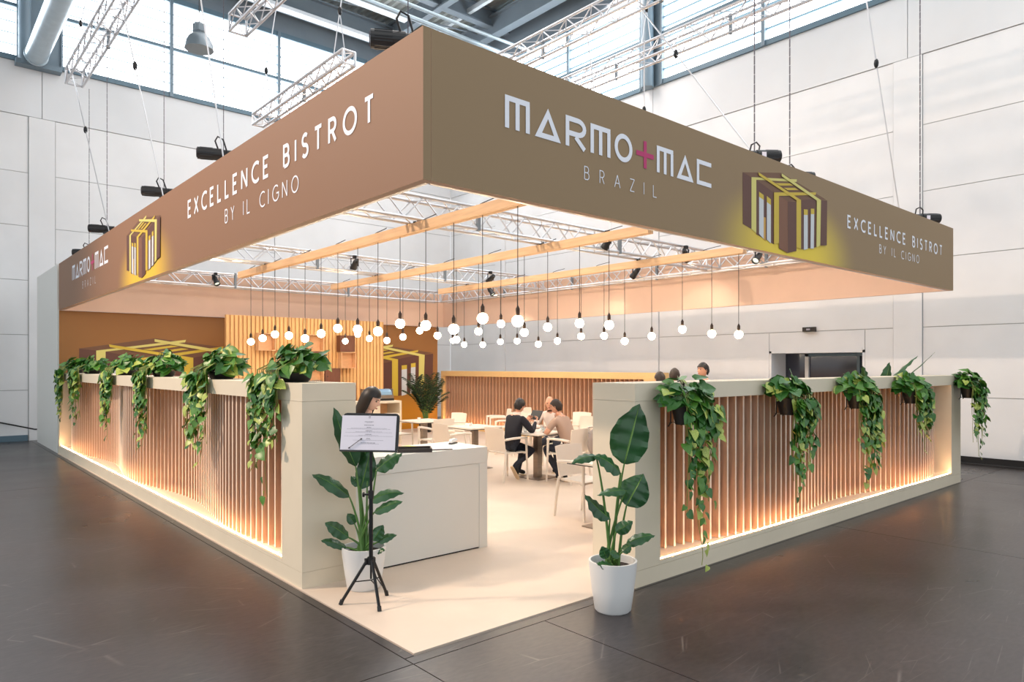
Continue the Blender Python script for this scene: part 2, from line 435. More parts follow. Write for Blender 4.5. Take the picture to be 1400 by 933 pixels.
windows(0, bxl, [(2.95, 5.5), (5.5, 8.5), (8.5, 11.5), (11.5, 14.4)], False)
windows(1, bxr, [(1.9, 5.0), (5.0, 8.25), (8.25, 11.1), (11.75, 14.45), (14.45, 17.4)], True)
# blank strips of wall at the columns and above the windows
for nm, bx, al, spots in (('left', bxl, 0, [(2.1, 2.95)]), ('right', bxr, 1, [(11.1, 11.75), (17.4, 18.0)])):
    par = wl if nm == 'left' else wr
    for a0, a1 in spots:
        struct('pier', bx(a0, a1, -0.07, 0.019, SILL, HEAD + 0.2), M['steel_blue'], par)
    struct('head_panel', bx(-3.2 if al == 0 else 1.9, HX if al == 0 else HY, -0.01, 0.018, HEAD + 0.1, ROOF), M['roof_grey'], par)
# steel columns standing on the sill
c = MB(); c.cyl((2.2, HY - 0.2, SILL - 0.1), (2.2, HY - 0.2, ROOF), 0.13, n=16); c.box((2.02, HY - 0.3, SILL - 0.12), (2.95, HY - 0.02, SILL))
struct('column', c, M['steel_blue'], wl, True)
c = MB(); c.cyl((HX - 0.25, 11.42, SILL - 0.05), (HX - 0.25, 11.42, ROOF), 0.17, n=16)
struct('column', c, M['steel_blue'], wr, True)
# round duct that runs out from the column over the left gangway
d = MB(); d.cyl((2.40, HY - 0.47, 9.2), (2.40, 4.0, 9.2), 0.23, n=24); d.cyl((2.40, HY - 0.53, 9.2), (2.40, HY - 0.47, 9.2), 0.25, n=24)
tag(d.build('duct', M['duct'], smooth=True, loc=(2.40, HY - 0.5, 9.2)), 'round silver duct running out from the column at upper left', 'duct')

# ------------------------------------------------------------------ roof
ceil = bpy.data.objects.new('ceiling', None); COL.objects.link(ceil); ceil['kind'] = 'structure'
dk = MB()
x = 0.0
while x < HX + 0.3:
    dk.add([(x, -2, ROOF), (x + 0.09, -2, ROOF), (x + 0.13, -2, ROOF + 0.1), (x + 0.22, -2, ROOF + 0.1), (x + 0.26, -2, ROOF),
            (x, HY, ROOF), (x + 0.09, HY, ROOF), (x + 0.13, HY, ROOF + 0.1), (x + 0.22, HY, ROOF + 0.1), (x + 0.26, HY, ROOF)],
           [(i, i + 1, i + 6, i + 5) for i in range(4)])
    x += 0.26
struct('deck', dk, M['deck'], ceil)
struct('deck', MB().box((-9, -14, ROOF + 0.12), (HX + 0.3, HY + 0.3, ROOF + 0.3)), M['deck'], ceil)
def ibeam(x0, y0, x1, y1, z0, z1, w):
    b = MB(); ax = 0 if abs(x1 - x0) > abs(y1 - y0) else 1
    def bb(h, za, zb):
        b.box((x0, y0 - h, za) if ax == 0 else (x0 - h, y0, za), (x1, y0 + h, zb) if ax == 0 else (x0 + h, y1, zb))
    bb(w / 2, z0, z0 + 0.05); bb(w / 2, z1 - 0.05, z1); bb(0.03, z0 + 0.05, z1 - 0.05)
    return b
struct('beam', ibeam(-9, 20.0, HX, 20.0, 12.3, 12.95, 0.3), M['roof_grey'], ceil)
struct('beam', ibeam(-9, 17.3, HX, 17.3, 12.62, 13.2, 0.26), M['roof_grey'], ceil)
struct('beam', ibeam(-9, 11.4, HX, 11.4, 12.4, 13.2, 0.34), M['roof_grey'], ceil)
struct('beam', ibeam(14.2, 0, 14.2, HY, 12.3, 12.95, 0.3), M['roof_grey'], ceil)
struct('beam', ibeam(12.2, 0, 12.2, HY, 12.55, 13.1, 0.22), M['roof_grey'], ceil)
struct('purlin', MB().box((13.2, 0, 12.75), (13.32, HY, 12.9)), M['overhead_light'], ceil)
struct('cable_tray', MB().box((-9, 19.05, 11.9), (HX, 19.32, 12.0)), M['overhead_light'], ceil)
struct('cable_tray', MB().box((6.0, 17.8, 12.15), (11.4, 18.0, 12.23)), M['overhead_light'], ceil)
t = MB(); t.tube([(5.0, 16.9, 11.75), (11.6, 16.9, 11.75), (12.6, 16.5, 11.5), (13.2, 16.4, 11.45), (14.8, 16.4, 11.45)], 0.07, n=8)
struct('conduit', t, M['duct'], ceil, True)
t = MB(); t.tube([(5.0, 16.4, 11.8), (11.2, 16.4, 11.8), (12.3, 15.9, 11.5), (14.8, 15.8, 11.5)], 0.05, n=8)
struct('conduit', t, M['duct'], ceil, True)
for yy in (14.6, 17.9):
    t = MB(); t.tube([(5.0, yy + 1.2, 12.1), (14.6, yy, 12.7)], 0.025, n=6)
    struct('brace_rod', t, M['roof_grey'], ceil)

# ------------------------------------------------------------------ service opening in the right wall
dr = bpy.data.objects.new('door_1', None); COL.objects.link(dr); dr['kind'] = 'structure'
a0, a1, zt = 6.05, 8.15, 2.14
struct('jamb', MB().box((HX + 0.0, a1 - 0.05, 0), (HX + 0.75, a1, zt)), M['hall_white'], dr)
struct('jamb', MB().box((HX + 0.0, a0, 0), (HX + 0.75, a0 + 0.05, zt)), M['hall_white'], dr)
struct('lintel', MB().box((HX + 0.0, a0, zt - 0.05), (HX + 0.75, a1, zt)), M['hall_white'], dr)
struct('door_leaf', MB().box((HX + 0.66, a0 + 0.05, 0), (HX + 0.72, a1 - 0.05, zt - 0.05)), M['glass_dark'], dr)
struct('door_frame', MB().box((HX + 0.6, a1 - 0.62, 0), (HX + 0.66, a1 - 0.54, zt - 0.05)), M['hall_white'], dr)
struct('door_frame', MB().box((HX + 0.6, a0 + 0.05, zt - 0.12), (HX + 0.66, a1 - 0.54, zt - 0.05)), M['steel_dark'], dr)
struct('door_frame', MB().box((HX + 0.6, a0 + 0.35, 0), (HX + 0.66, a0 + 0.41, zt - 0.12)), M['steel_dark'], dr)
# little posts with a slack rope in front of the glazing
t = thing('rope_barrier', 'row of thin dark posts with slack rope in the wall opening', 'barrier', (HX + 0.3, 7.2, 0))
for i, yy in enumerate((0.7, 0.25, -0.1, -0.55)):
    MB().cyl((0, yy, 0), (0, yy, 1.5), 0.018, n=8).build('post', M['black_metal'], t)
    if i:
        y0 = (0.7, 0.25, -0.1, -0.55)[i - 1]
        MB().tube([(0, y0 + (yy - y0) * k / 8, 1.44 - 0.1 * math.sin(PI * k / 8)) for k in range(9)], 0.008, n=5).build('rope', M['black_metal'], t)
em = thing('emergency_light', 'small dark emergency lamp box fixed on the white right wall', 'lamp', (HX, 7.2, 2.6))
MB().box((-0.07, -0.14, -0.05), (0, 0.14, 0.05)).build('housing', M['black'], em)
MB().box((-0.075, -0.03, -0.018), (-0.07, 0.05, 0.018)).build('sign_plate', M['ink_pale'], em)
# wall foot rails and the dark threshold at the far left
struct('baseboard_right', MB().box((HX - 0.05, -4, 0), (HX - 0.03, 6.0, 0.13)), M['joint'])
struct('trim_1', MB().box((HX - 0.22, -4, 0.0), (HX - 0.05, 6.0, 0.02)), M['joint'])
struct('baseboard_left', MB().box((-9, HY - 0.06, 0), (2.28, HY - 0.005, 0.14)), M['steel_dark'])
cb = MB(); cb.tube([(0.6, HY - 0.03, 0.75), (1.2, HY - 0.04, 0.62), (1.9, HY - 0.06, 0.42), (2.4, HY - 0.2, 0.28), (3.0, HY - 0.25, 0.24)], 0.018, n=6)
tag(cb.build('cable', M['cord'], smooth=True, loc=(0.6, HY - 0.03, 0)), 'black cable drooping along the white wall at far left', 'cable')

# ------------------------------------------------------------------ hanging bell lamps
def bell(name, loc, s, label, cord_top=ROOF):
    t = thing(name, label, 'lamp', loc)
    MB().lathe([(0.255 * s, 0), (0.25 * s, 0.03), (0.235 * s, 0.12), (0.19 * s, 0.22), (0.12 * s, 0.29), (0.10 * s, 0.30)], 28).build('lamp_shade', M['lamp_grey'], t, True)
    MB().lathe([(0.0, 0.035), (0.235 * s, 0.01)], 28).build('reflector', M['lamp_white'], t, True)
    g = MB(); g.lathe([(0.10 * s, 0.30), (0.115 * s, 0.33), (0.115 * s, 0.45), (0.07 * s, 0.5), (0.0, 0.5)], 18)
    for k in range(10):
        a = 2 * PI * k / 10
        g.box((0.108 * s * math.cos(a) - 0.01, 0.108 * s * math.sin(a) - 0.01, 0.33), (0.108 * s * math.cos(a) + 0.014, 0.108 * s * math.sin(a) + 0.014, 0.46))
    g.build('gear_housing', M['lamp_grey'], t)
    MB().cyl((0, 0, 0.5), (0, 0, cord_top - loc[2]), 0.008, n=6).build('cord', M['cord'], t)
    return t
bell('bell_lamp', (4.2, 13.75, 7.75), 1.0, 'grey bell-shaped hall lamp hanging before the upper left windows')
bell('bell_lamp', (8.1, 16.5, 12.05), 0.55, 'small hall lamp under the roof, the right one of two')
bell('bell_lamp', (7.7, 17.2, 11.85), 0.5, 'small hall lamp under the roof, the left one of two')
# ------------------------------------------------------------------ lettering (stroke alphabet, flat print)
def arc(cx, cy, rx, ry, a0, a1, n=14):
    return [(cx + rx * math.cos(math.radians(a0 + (a1 - a0) * i / n)), cy + ry * math.sin(math.radians(a0 + (a1 - a0) * i / n))) for i in range(n + 1)]
GL = {
    'E': (0.50, [[(0.5, 1), (0, 1), (0, 0), (0.5, 0)], [(0, 0.52), (0.42, 0.52)]]),
    'X': (0.62, [[(0, 1), (0.62, 0)], [(0.62, 1), (0, 0)]]),
    'C': (0.72, [arc(0.5, 0.5, 0.5, 0.5, 52, 308, 20)]),
    'L': (0.46, [[(0, 1), (0, 0), (0.46, 0)]]),
    'N': (0.66, [[(0, 0), (0, 1), (0.66, 0), (0.66, 1)]]),
    'B': (0.52, [[(0, 0), (0, 1), (0.26, 1)] + arc(0.27, 0.765, 0.2, 0.235, 90, -90, 8)[1:], [(0.03, 0.53), (0.27, 0.53)], [(0.27, 0.53)] + arc(0.29, 0.265, 0.23, 0.265, 90, -90, 8)[1:] + [(0.05, 0)]]),
    'I': (0.0, [[(0, 0), (0, 1)]]),
    'S': (0.5, [arc(0.25, 0.75, 0.23, 0.25, 40, 250, 12)[:-1] + [(0.25, 0.51)] + arc(0.25, 0.25, 0.25, 0.26, 80, -145, 12)]),
    'T': (0.56, [[(0, 1), (0.56, 1)], [(0.28, 1), (0.28, 0)]]),
    'R': (0.52, [[(0, 0), (0, 1), (0.26, 1)] + arc(0.27, 0.74, 0.24, 0.26, 90, -90, 10)[1:] + [(0.08, 0.48)], [(0.25, 0.48), (0.52, 0)]]),
    'O': (0.9, [arc(0.45, 0.5, 0.45, 0.5, 90, 450, 32)]),
    'Y': (0.6, [[(0, 1), (0.3, 0.5), (0.3, 0)], [(0.6, 1), (0.3, 0.5)]]),
    'G': (0.82, [arc(0.5, 0.5, 0.48, 0.5, 50, 330, 20)[:-1] + [(0.92, 0.25), (0.92, 0.48), (0.58, 0.48)]]),
    'A': (0.7, [[(0, 0), (0.35, 1), (0.7, 0)], [(0.13, 0.34), (0.57, 0.34)]]),
    'Z': (0.56, [[(0, 1), (0.56, 1), (0, 0), (0.56, 0)]]),
}
LIFT = [0.0]
def ribbon(mb, pts, t, P):
    pts = [Vector(p) for p in pts]
    for i in range(1, len(pts) - 1):                 # sharp corners (N, Z, A) become separate strokes
        a, b = pts[i] - pts[i - 1], pts[i + 1] - pts[i]
        if a.length > 1e-6 and b.length > 1e-6 and a.angle(b) > math.radians(112):
            ribbon(mb, pts[:i + 1], t, P); ribbon(mb, pts[i:], t, P); return
    LIFT[0] += 0.0003
    closed = len(pts) > 2 and (Vector(pts[0]) - Vector(pts[-1])).length < 1e-6
    q = [Vector(p) for p in (pts[:-1] if closed else pts)]; n = len(q); L = []; Rr = []
    for i in range(n):
        dirs = []
        if closed or i > 0: dirs.append((q[i] - q[i - 1]).normalized())
        if closed or i < n - 1: dirs.append((q[(i + 1) % n] - q[i]).normalized())
        nr = [Vector((-d.y, d.x)) for d in dirs]
        a = sum(nr, Vector((0, 0))) / len(nr)
        if a.length < 1e-4: a = nr[0]
        k = a / max(0.3, a.length_squared)
        L.append(q[i] + k * t / 2); Rr.append(q[i] - k * t / 2)
    for i in range(n if closed else n - 1):
        j = (i + 1) % n
        mb.add([P(L[i]), P(Rr[i]), P(Rr[j]), P(L[j])], [(0, 1, 2, 3)])
def lettering(text, a0, a1, z0, h, stroke, P, m, parent, wk=1.0, space=0.55):
    """Writes text between a0 and a1 (in reading direction) with cap height h, base z0; P maps (a, z) to the panel."""
    t = stroke * h; W = sum((GL[c][0] * h * wk if c != ' ' else space * h) for c in text)
    n = len(text); gap = ((a1 - a0) - W - t) / (n - 1); a = a0 + t / 2
    for c in text:
        if c == ' ': a += space * h + gap; continue
        w, strokes = GL[c]; mb = MB(); LIFT[0] = 0.0
        for s in strokes:
            ribbon(mb, [(a + x * h * wk, z0 + t / 2 + z * (h - t)) for x, z in s], t, P)
        mb.build('letter', m, parent)
        a += w * h * wk + gap
def marmo(P, a0, k, z0, h, parent):
    """The wide-set geometric word mark: M A R M O + M A C. Extents measured on the right front and scaled by k."""
    ext = [(0, .23), (.28, .54), (.59, .81), (.86, 1.09), (1.14, 1.36), (1.41, 1.64), (1.68, 1.91), (1.96, 2.21), (2.26, 2.49)]
    t = 0.17 * h
    def Rb(pts, tt): ribbon(mb, [(a0 + x, z0 + z) for x, z in pts], tt, P)
    for ch, (x0, x1) in zip('MARMO+MAC', ext):
        mb = MB(); LIFT[0] = 0.0
        x0 *= k; x1 *= k; w = x1 - x0; u = t / 2; tv = min(t, w * 0.21)
        if ch == 'M':
            Rb([(x0, h - u), (x1, h - u)], t)
            for xx in (x0 + tv / 2, (x0 + x1) / 2, x1 - tv / 2): Rb([(xx, 0), (xx, h - t)], tv)
        elif ch == 'A':
            xm = (x0 + x1) / 2
            o = [(x0, 0), (x1, 0), (xm, h)]; i = [(x0 + w * .27, t), (x1 - w * .27, t), (xm, h * .66)]
            for q in range(3):
                r = (q + 1) % 3
                mb.add([P(Vector((a0 + a, z0 + b))) for a, b in (o[q], o[r], i[r], i[q])], [(0, 1, 2, 3)])
        elif ch == 'R':
            Rb([(x0 + tv / 2, 0), (x0 + tv / 2, h)], tv)
            Rb([(x0 + tv, h - u), (x0 + w * .6, h - u)] + [(x0 + w * .6 + w * .32 * math.sin(a), h * .68 + (h * .32 - u) * math.cos(a)) for a in [PI * i / 10 for i in range(1, 10)]] + [(x0 + w * .6, h * .36 + u), (x0 + tv, h * .36 + u)], t)
            Rb([(x0 + w * .48, h * .36), (x1 - tv * .4, 0)], t)
        elif ch == 'O':
            Rb([(x0 + w / 2 + (w / 2 - tv / 2) * math.cos(2 * PI * i / 32), h / 2 + (h / 2 - u) * math.sin(2 * PI * i / 32)) for i in range(33)], t)
        elif ch == '+':
            Rb([(x0, h * .5), (x1, h * .5)], t * 1.05); Rb([((x0 + x1) / 2, 0), ((x0 + x1) / 2, h)], t * 1.05)
        elif ch == 'C':
            Rb([(x0 + tv, h - u), (x1, h - u)], t); Rb([(x0 + tv / 2, 0), (x0 + tv / 2, h)], tv); Rb([(x0 + tv, u), (x1, u)], t)
        mb.build('plus_sign' if ch == '+' else 'letter', M['letter_pink' if ch == '+' else 'letter_white'], parent)

EMB = [('top', 'top', [(-.87, 3.68), (-.12, 3.81), (.9, 3.69), (0, 3.53)]), ('outL', 'dark', [(-.87, 3.68), (-.71, 3.66), (-.71, 3.15), (-.87, 3.18)]),
       ('faceL', 'dark', [(-.62, 3.65), (-.28, 3.58), (-.28, 3.05), (-.62, 3.11)]), ('legL', 'lyel', [(-.71, 3.66), (-.62, 3.67), (-.62, 3.12), (-.71, 3.15)]),
       ('beamL', 'lyel', [(-.71, 3.66), (.21, 3.8), (.2, 3.77), (-.62, 3.65)]),
       ('sideo', 'ora', [(-.48, 3.3), (-.44, 3.3), (-.44, 3.06), (-.48, 3.08)]),
       ('w1', 'win', [(-.57, 3.54), (-.48, 3.52), (-.48, 3.08), (-.57, 3.12)]), ('w1t', 'yel', [(-.57, 3.54), (-.48, 3.52), (-.48, 3.47), (-.57, 3.49)]),
       ('w2', 'win', [(-.42, 3.52), (-.34, 3.5), (-.34, 3.05), (-.42, 3.08)]), ('w2t', 'yel', [(-.42, 3.52), (-.34, 3.5), (-.34, 3.44), (-.42, 3.46)]),
       ('c1', 'yel', [(-.25, 3.68), (.05, 3.73), (.13, 3.72), (-.16, 3.67)]), ('c2', 'yel', [(-.08, 3.66), (.16, 3.7), (.24, 3.69), (0, 3.65)]),
       ('faceR', 'dark', [(.29, 3.59), (.64, 3.66), (.64, 3.12), (.29, 3.06)]),
       ('legC', 'yel', [(-.28, 3.58), (-.18, 3.58), (-.18, 3.07), (-.28, 3.05)]), ('beamC', 'yel', [(-.28, 3.58), (.64, 3.73), (.63, 3.7), (-.18, 3.56)]),
       ('blkL', 'mid', [(-.18, 3.56), (0, 3.53), (0, 2.99), (-.18, 3.02)]), ('blkR', 'dark', [(0, 3.53), (.19, 3.56), (.19, 3.03), (0, 2.99)]),
       ('legR', 'yel', [(.19, 3.57), (.29, 3.59), (.29, 3.06), (.19, 3.07)]), ('diag1', 'yel', [(-.59, 3.73), (.29, 3.59), (.2, 3.57), (-.58, 3.7)]),
       ('w3', 'win', [(.35, 3.5), (.44, 3.51), (.44, 3.08), (.35, 3.06)]), ('w3t', 'yel', [(.35, 3.5), (.44, 3.51), (.44, 3.45), (.35, 3.44)]),
       ('w4', 'win', [(.51, 3.53), (.59, 3.54), (.58, 3.1), (.5, 3.09)]), ('w4t', 'yel', [(.51, 3.53), (.59, 3.54), (.59, 3.48), (.51, 3.47)]),
       ('legF', 'lyel', [(.65, 3.64), (.75, 3.66), (.73, 3.15), (.64, 3.12)]), ('diag2', 'lyel', [(-.13, 3.8), (.75, 3.66), (.65, 3.64), (-.13, 3.77)]),
       ('outR', 'dark', [(.75, 3.66), (.9, 3.68), (.89, 3.17), (.73, 3.15)])]
def emblem(P, ac, z0, k, parent, step):
    """The printed emblem: an isometric gate of brown blocks and yellow bands; P(a, z, lift)."""
    mats = ['top', 'dark', 'mid', 'yel', 'lyel', 'ora', 'win']
    mb = MB()
    for i, (_, c, poly) in enumerate(EMB):
        mb.add([P(ac + a * k, z0 + (z - 2.99) * k, 0.0012 + step * i) for a, z in poly], [(0, 1, 2, 3)], mats.index(c))
    mb.build('emblem', [M['emb_' + c] for c in mats], parent)

# ------------------------------------------------------------------ the hanging sign, four fabric-covered sides
def sign(name, label, lo, hi, m, inner, face, end=None):
    """face: index of the printed box side"""
    loc = ((lo[0] + hi[0]) / 2, (lo[1] + hi[1]) / 2, (lo[2] + hi[2]) / 2)
    t = thing(name, label, 'sign', loc)
    mats = [1] * 6; mats[face] = 0
    if end: mats[end[0]] = 2
    b = MB(); b.box([lo[i] - loc[i] for i in range(3)], [hi[i] - loc[i] for i in range(3)], mats=mats)
    b.build('panel', [m, inner] + ([end[1]] if end else []), t)
    return t, Vector(loc)
tk = 0.06
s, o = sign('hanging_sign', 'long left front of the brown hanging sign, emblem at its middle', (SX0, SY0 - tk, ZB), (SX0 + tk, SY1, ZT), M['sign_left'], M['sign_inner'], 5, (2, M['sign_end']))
PLf = lambda v: (SX0 - 0.003 - LIFT[0] - o1.x, -v[0] - o1.y, v[1] - o1.z)
o1 = o
lettering('EXCELLENCE BISTROT', -8.37, -4.22, 3.47, 0.205, 0.16, PLf, M['letter_white'], s, 0.98, 0.4)
lettering('BY IL CIGNO', -7.16, -5.43, 3.225, 0.145, 0.1, PLf, M['letter_white'], s, 0.98, 0.4)
marmo(PLf, -15.5, 3.07 / 2.49, 3.43, 0.275, s)
lettering('BRAZIL', -14.5, -13.37, 3.19, 0.13, 0.075, PLf, M['letter_white'], s, 0.9)
emblem(lambda a, z, l: (SX0 - l - o1.x, -a - o1.y, z - o1.z), -10.36, 2.99, 1.0, s, 0.0004)
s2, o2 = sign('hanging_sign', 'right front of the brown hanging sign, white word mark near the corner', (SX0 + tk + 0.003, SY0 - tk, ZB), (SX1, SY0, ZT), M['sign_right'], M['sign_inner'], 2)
PRf = lambda v: (v[0] - o2.x, SY0 - tk - 0.003 - LIFT[0] - o2.y, v[1] - o2.z)
marmo(PRf, 3.1, 1.0, 3.435, 0.225, s2)
lettering('BRAZIL', 3.89, 4.78, 3.215, 0.105, 0.07, PRf, M['letter_white'], s2, 0.9)
lettering('EXCELLENCE BISTROT', 8.44, 11.66, 3.44, 0.16, 0.16, PRf, M['letter_white'], s2, 0.95, 0.4)
lettering('BY IL CIGNO', 9.37, 10.74, 3.24, 0.115, 0.1, PRf, M['letter_white'], s2, 0.95, 0.4)
emblem(lambda a, z, l: (a - o2.x, SY0 - tk - l - o2.y, z - o2.z), 7.0, 2.99, 1.0, s2, 0.0004)
sign('hanging_sign', 'plain beige side of the hanging sign over the bar wall', (SX0 + tk, SY1 - tk, ZB), (SX1, SY1, ZT), M['sign_inner'], M['sign_inner'], 2)
sign('hanging_sign', 'plain beige side of the hanging sign before the white right wall', (SX1 - tk, SY0 + 0.002, ZB), (SX1, SY1 - tk - 0.002, ZT), M['sign_inner'], M['sign_inner'], 5)
for lab, lo, hi in (('thin silver rail under the left front of the sign', (SX0 + tk + 0.001, SY0 + 0.01, ZB), (SX0 + tk + 0.03, SY1 - 0.1, ZB + 0.03)),
                    ('thin silver rail under the right front of the sign', (SX0 + 0.1, SY0 + 0.001, ZB), (SX1 - 0.1, SY0 + 0.03, ZB + 0.03))):
    tag(MB().box(lo, hi).build('sign_rail', M['alu'], loc=lo), lab, 'rail')

# ------------------------------------------------------------------ brown printed back wall and the white store room side
bwl = thing('back_wall', 'tall golden brown printed wall with two emblems behind the bar', 'wall', ((SX0 + SX1) / 2, SY1, 0))
ob = Vector(bwl.location)
MB().box((SX0 - ob.x + 0.002, 0.0, 0), (11.93 - ob.x, 0.05, ZB - 0.004), mats=[1, 1, 0, 1, 1, 1]).build('panel', [M['back_brown'], M['white_counter']], bwl)
for ac in (4.5, 10.0): emblem(lambda a, z, l: (a - ob.x, -l, z), ac, 0.82, 1.96, bwl, 0.0006)
sp = MB(); sp.box((SX0 - 0.02, SY1 + 0.055, 0), (SX0 + 0.04, HY - 0.5, ZT))
tag(sp.build('side_panel', M['white_counter'], loc=(SX0, SY1 + 0.06, 0)), 'tall plain white panel closing the store room behind the stand', 'panel')

# ------------------------------------------------------------------ low walls with wooden fins and a light strip
def low_wall(name, label, L, loc, rz, pil0, pil1, pitch, crest, lam, dmin, dmax, depth, cap_m, body_m, fins_m=None):
    """local frame: x along the wall, the visible face is at y = 0 looking towards -y, depth goes to +y"""
    t = thing(name, label, 'partition', loc, rz)
    zc0, zc1, zp = 1.515, 1.66, 0.178
    g = 0.002
    MB().box((0, 0, 0), (L, depth, 0.135)).build('plinth', body_m, t)
    MB().box((pil0 + g, 0.0, 0.137), (L - pil1 - g, 0.03, zp - 0.010)).build('ledge_lip', body_m, t)
    MB().box((pil0 + g, 0.045, 0.137), (L - pil1 - g, depth - 0.05, zp - 0.02)).build('ledge', M['fin_edge'], t)
    MB().box((0, 0, 0.137), (pil0, depth, zc0 - g)).build('end_pillar', body_m, t)
    MB().box((L - pil1, 0, 0.137), (L, depth, zc0 - g)).build('end_pillar', body_m, t)
    MB().box((0, 0, zc0), (L, depth, zc1)).build('cap', cap_m, t)
    MB().box((pil0 + g, depth - 0.05 + g, 0.137), (L - pil1 - g, depth - g, zc0 - g)).build('backing', M['backing'], t)
    led = MB(); x = pil0 + 0.02
    while x < L - pil1 - 0.05:
        x1 = min(x + 0.6, L - pil1 - 0.02)
        led.add([(x, 0.032, zp - 0.013), (x1, 0.032, zp - 0.013), (x1, 0.044, zp - 0.006), (x, 0.044, zp - 0.006)], [(0, 1, 2, 3)]); x = x1
    led.build('light_strip', M['led'], t)
    h0, h1 = zp - 0.019, zc0 - g
    fm = MB().box((-0.013, 0, h0), (0.013, 0.10, h1), mats=[0, 0, 1, 0, 0, 0]).mesh('fin', [fins_m or M['fin_side'], M['fin_edge'] if fins_m is None else fins_m])
    x = pil0 + 0.05
    while x < L - pil1 - 0.12:
        off = dmin + (dmax - dmin) * (0.5 - 0.5 * math.cos(2 * PI * (x - crest) / lam)) if lam else dmin
        put('fin', fm, t, (x, off, 0)); x += pitch
    return t
# left front (faces -x): local x runs towards -y, so it is placed at its far end
low_wall('fin_partition', 'long cream partition with wavy brown fins under the left front of the sign', 17.0 - 5.34, (2.42, 17.0, 0), -PI / 2, 0.12, 0.40, 0.112, 17.0 - 7.0, 4.25, 0.06, 0.27, 0.48, M['cream'], M['cream'])
low_wall('fin_partition', 'cream partition with wavy brown fins under the right front of the sign', 12.40 - 4.462, (4.462, 3.60, 0), 0, 0.33, 0.42, 0.117, 6.72 - 4.462, 4.0, 0.06, 0.27, 0.46, M['cream'], M['cream'])
low_wall('fin_partition', 'straight wood-capped partition with fins before the white right wall', 16.95 - 9.1, (12.0, 16.95, 0), -PI / 2, 0.1, 0.35, 0.135, 0, 0, 0.08, 0.08, 0.42, M['cap_wood'], M['cap_wood'], M['fin_side'])

# ------------------------------------------------------------------ trusses
CH = 0.024
def brace_mesh(dx, dz):
    b = MB(); b.cyl((0, 0, 0), (dx, 0, dz), 0.011, n=5, caps=False); return b.mesh('brace', M['alu'], True)
def truss(label, p0, axis, L, size=0.29, pitch=0.29, group=None):
    """axis 0: runs along +x, axis 1: along +y; p0 = middle of the start, height of the lower chords"""
    t = thing('truss', label, 'truss', p0, 0 if axis == 0 else PI / 2, group)
    s2 = size / 2
    chord = MB().cyl((0, 0, 0), (L, 0, 0), CH, n=8).mesh('chord', M['alu'], True)
    for y in (-s2, s2):
        for z in (0, size): put('chord', chord, t, (0, y, z))
    n = max(2, int(L / pitch)); dx = L / n
    up, dn = brace_mesh(dx, size), brace_mesh(dx, -size)
    for y in (-s2, s2):
        for i in range(n):
            put('brace', up if i % 2 == 0 else dn, t, (i * dx, y, 0 if i % 2 == 0 else size))
    hz = MB()
    for z in (0, size):
        for i in range(n):
            y0 = -s2 if i % 2 == 0 else s2
            hz.cyl((i * dx, y0, z), ((i + 1) * dx, -y0, z), 0.010, n=4, caps=False)
    for xx in (0, L):
        for y in (-s2, s2): hz.cyl((xx, y, 0), (xx, y, size), 0.02, n=6)
        for z in (0, size): hz.cyl((xx, -s2, z), (xx, s2, z), 0.016, n=6)
    hz.build('cross_bracing', M['alu'], t, True)['kind'] = 'stuff'
    k = int(L // 3)
    cl = MB().box((-0.022, -s2 - 0.03, -0.03), (0.022, -s2 + 0.02, size + 0.03)).mesh('coupler', M['roof_grey'])
    for i in range(1, k + 1): put('coupler', cl, t, (i * L / (k + 1), 0, 0))
    return t
tz = 3.655
truss('aluminium box truss along the back of the stand above the bar wall', (2.95, 16.72, tz), 0, 8.75)
truss('aluminium box truss inside the sign before the white right wall', (11.87, 4.15, tz), 1, 12.42)
truss('aluminium box truss hidden behind the left front of the sign', (2.76, 4.15, tz), 1, 12.42)
truss('aluminium box truss hidden behind the right front of the sign', (2.95, 4.0, tz), 0, 8.75)
truss('nearer cross truss over the bistro tables', (2.93, 7.55, tz), 0, 8.77)
truss('farther cross truss over the bistro tables', (2.93, 12.4, tz), 0, 8.77)
truss('high truss at top left that ends in front of the duct', (2.62, 7.0, 7.5), 1, 9.5)
truss('high truss whose square end hangs beside the bell lamp', (4.33, 5.0, 7.5), 1, 7.1)
truss('high truss showing just above the left front of the sign', (5.1, 9.6, 6.38), 1, 3.6, 0.2, 0.24)
truss('high truss above the sign corner, left of the two before the right windows', (8.75, 4.0, 7.5), 1, 8.0)
truss('high truss crossing the right windows, right one of the two', (10.5, 4.0, 7.5), 1, 7.6)

# ------------------------------------------------------------------ wooden beams and the globe pendants
BEAMS = [(4.95, 5.5, 13.7, 'front'), (7.25, 5.6, 14.4, 'middle'), (9.6, 5.65, 13.6, 'rear')]
PEND = [
    [(13.16, 2.32), (12.59, 2.37), (12.03, 2.42), (11.44, 2.38), (10.81, 2.31), (10.23, 2.37), (9.67, 2.43), (9.06, 2.39), (8.49, 2.34), (7.92, 2.42), (7.32, 2.37), (6.73, 2.3), (6.18, 2.4), (5.58, 2.34)],
    [(13.82, 2.4), (13.27, 2.53), (12.78, 2.43), (12.09, 2.37), (11.5, 2.42), (10.92, 2.52), (10.35, 2.41), (9.78, 2.32), (9.16, 2.44), (8.58, 2.54), (8.02, 2.38), (7.5, 2.44), (6.85, 2.47), (6.3, 2.42)],
    [(13.09, 2.45), (12.65, 2.35), (11.98, 2.33), (11.38, 2.38), (10.84, 2.38), (10.2, 2.3), (9.66, 2.35), (9.03, 2.42), (8.46, 2.41), (7.98, 2.30), (7.39, 2.37), (6.77, 2.46), (6.22, 2.37), (5.75, 2.34)]]
BZ = 3.51
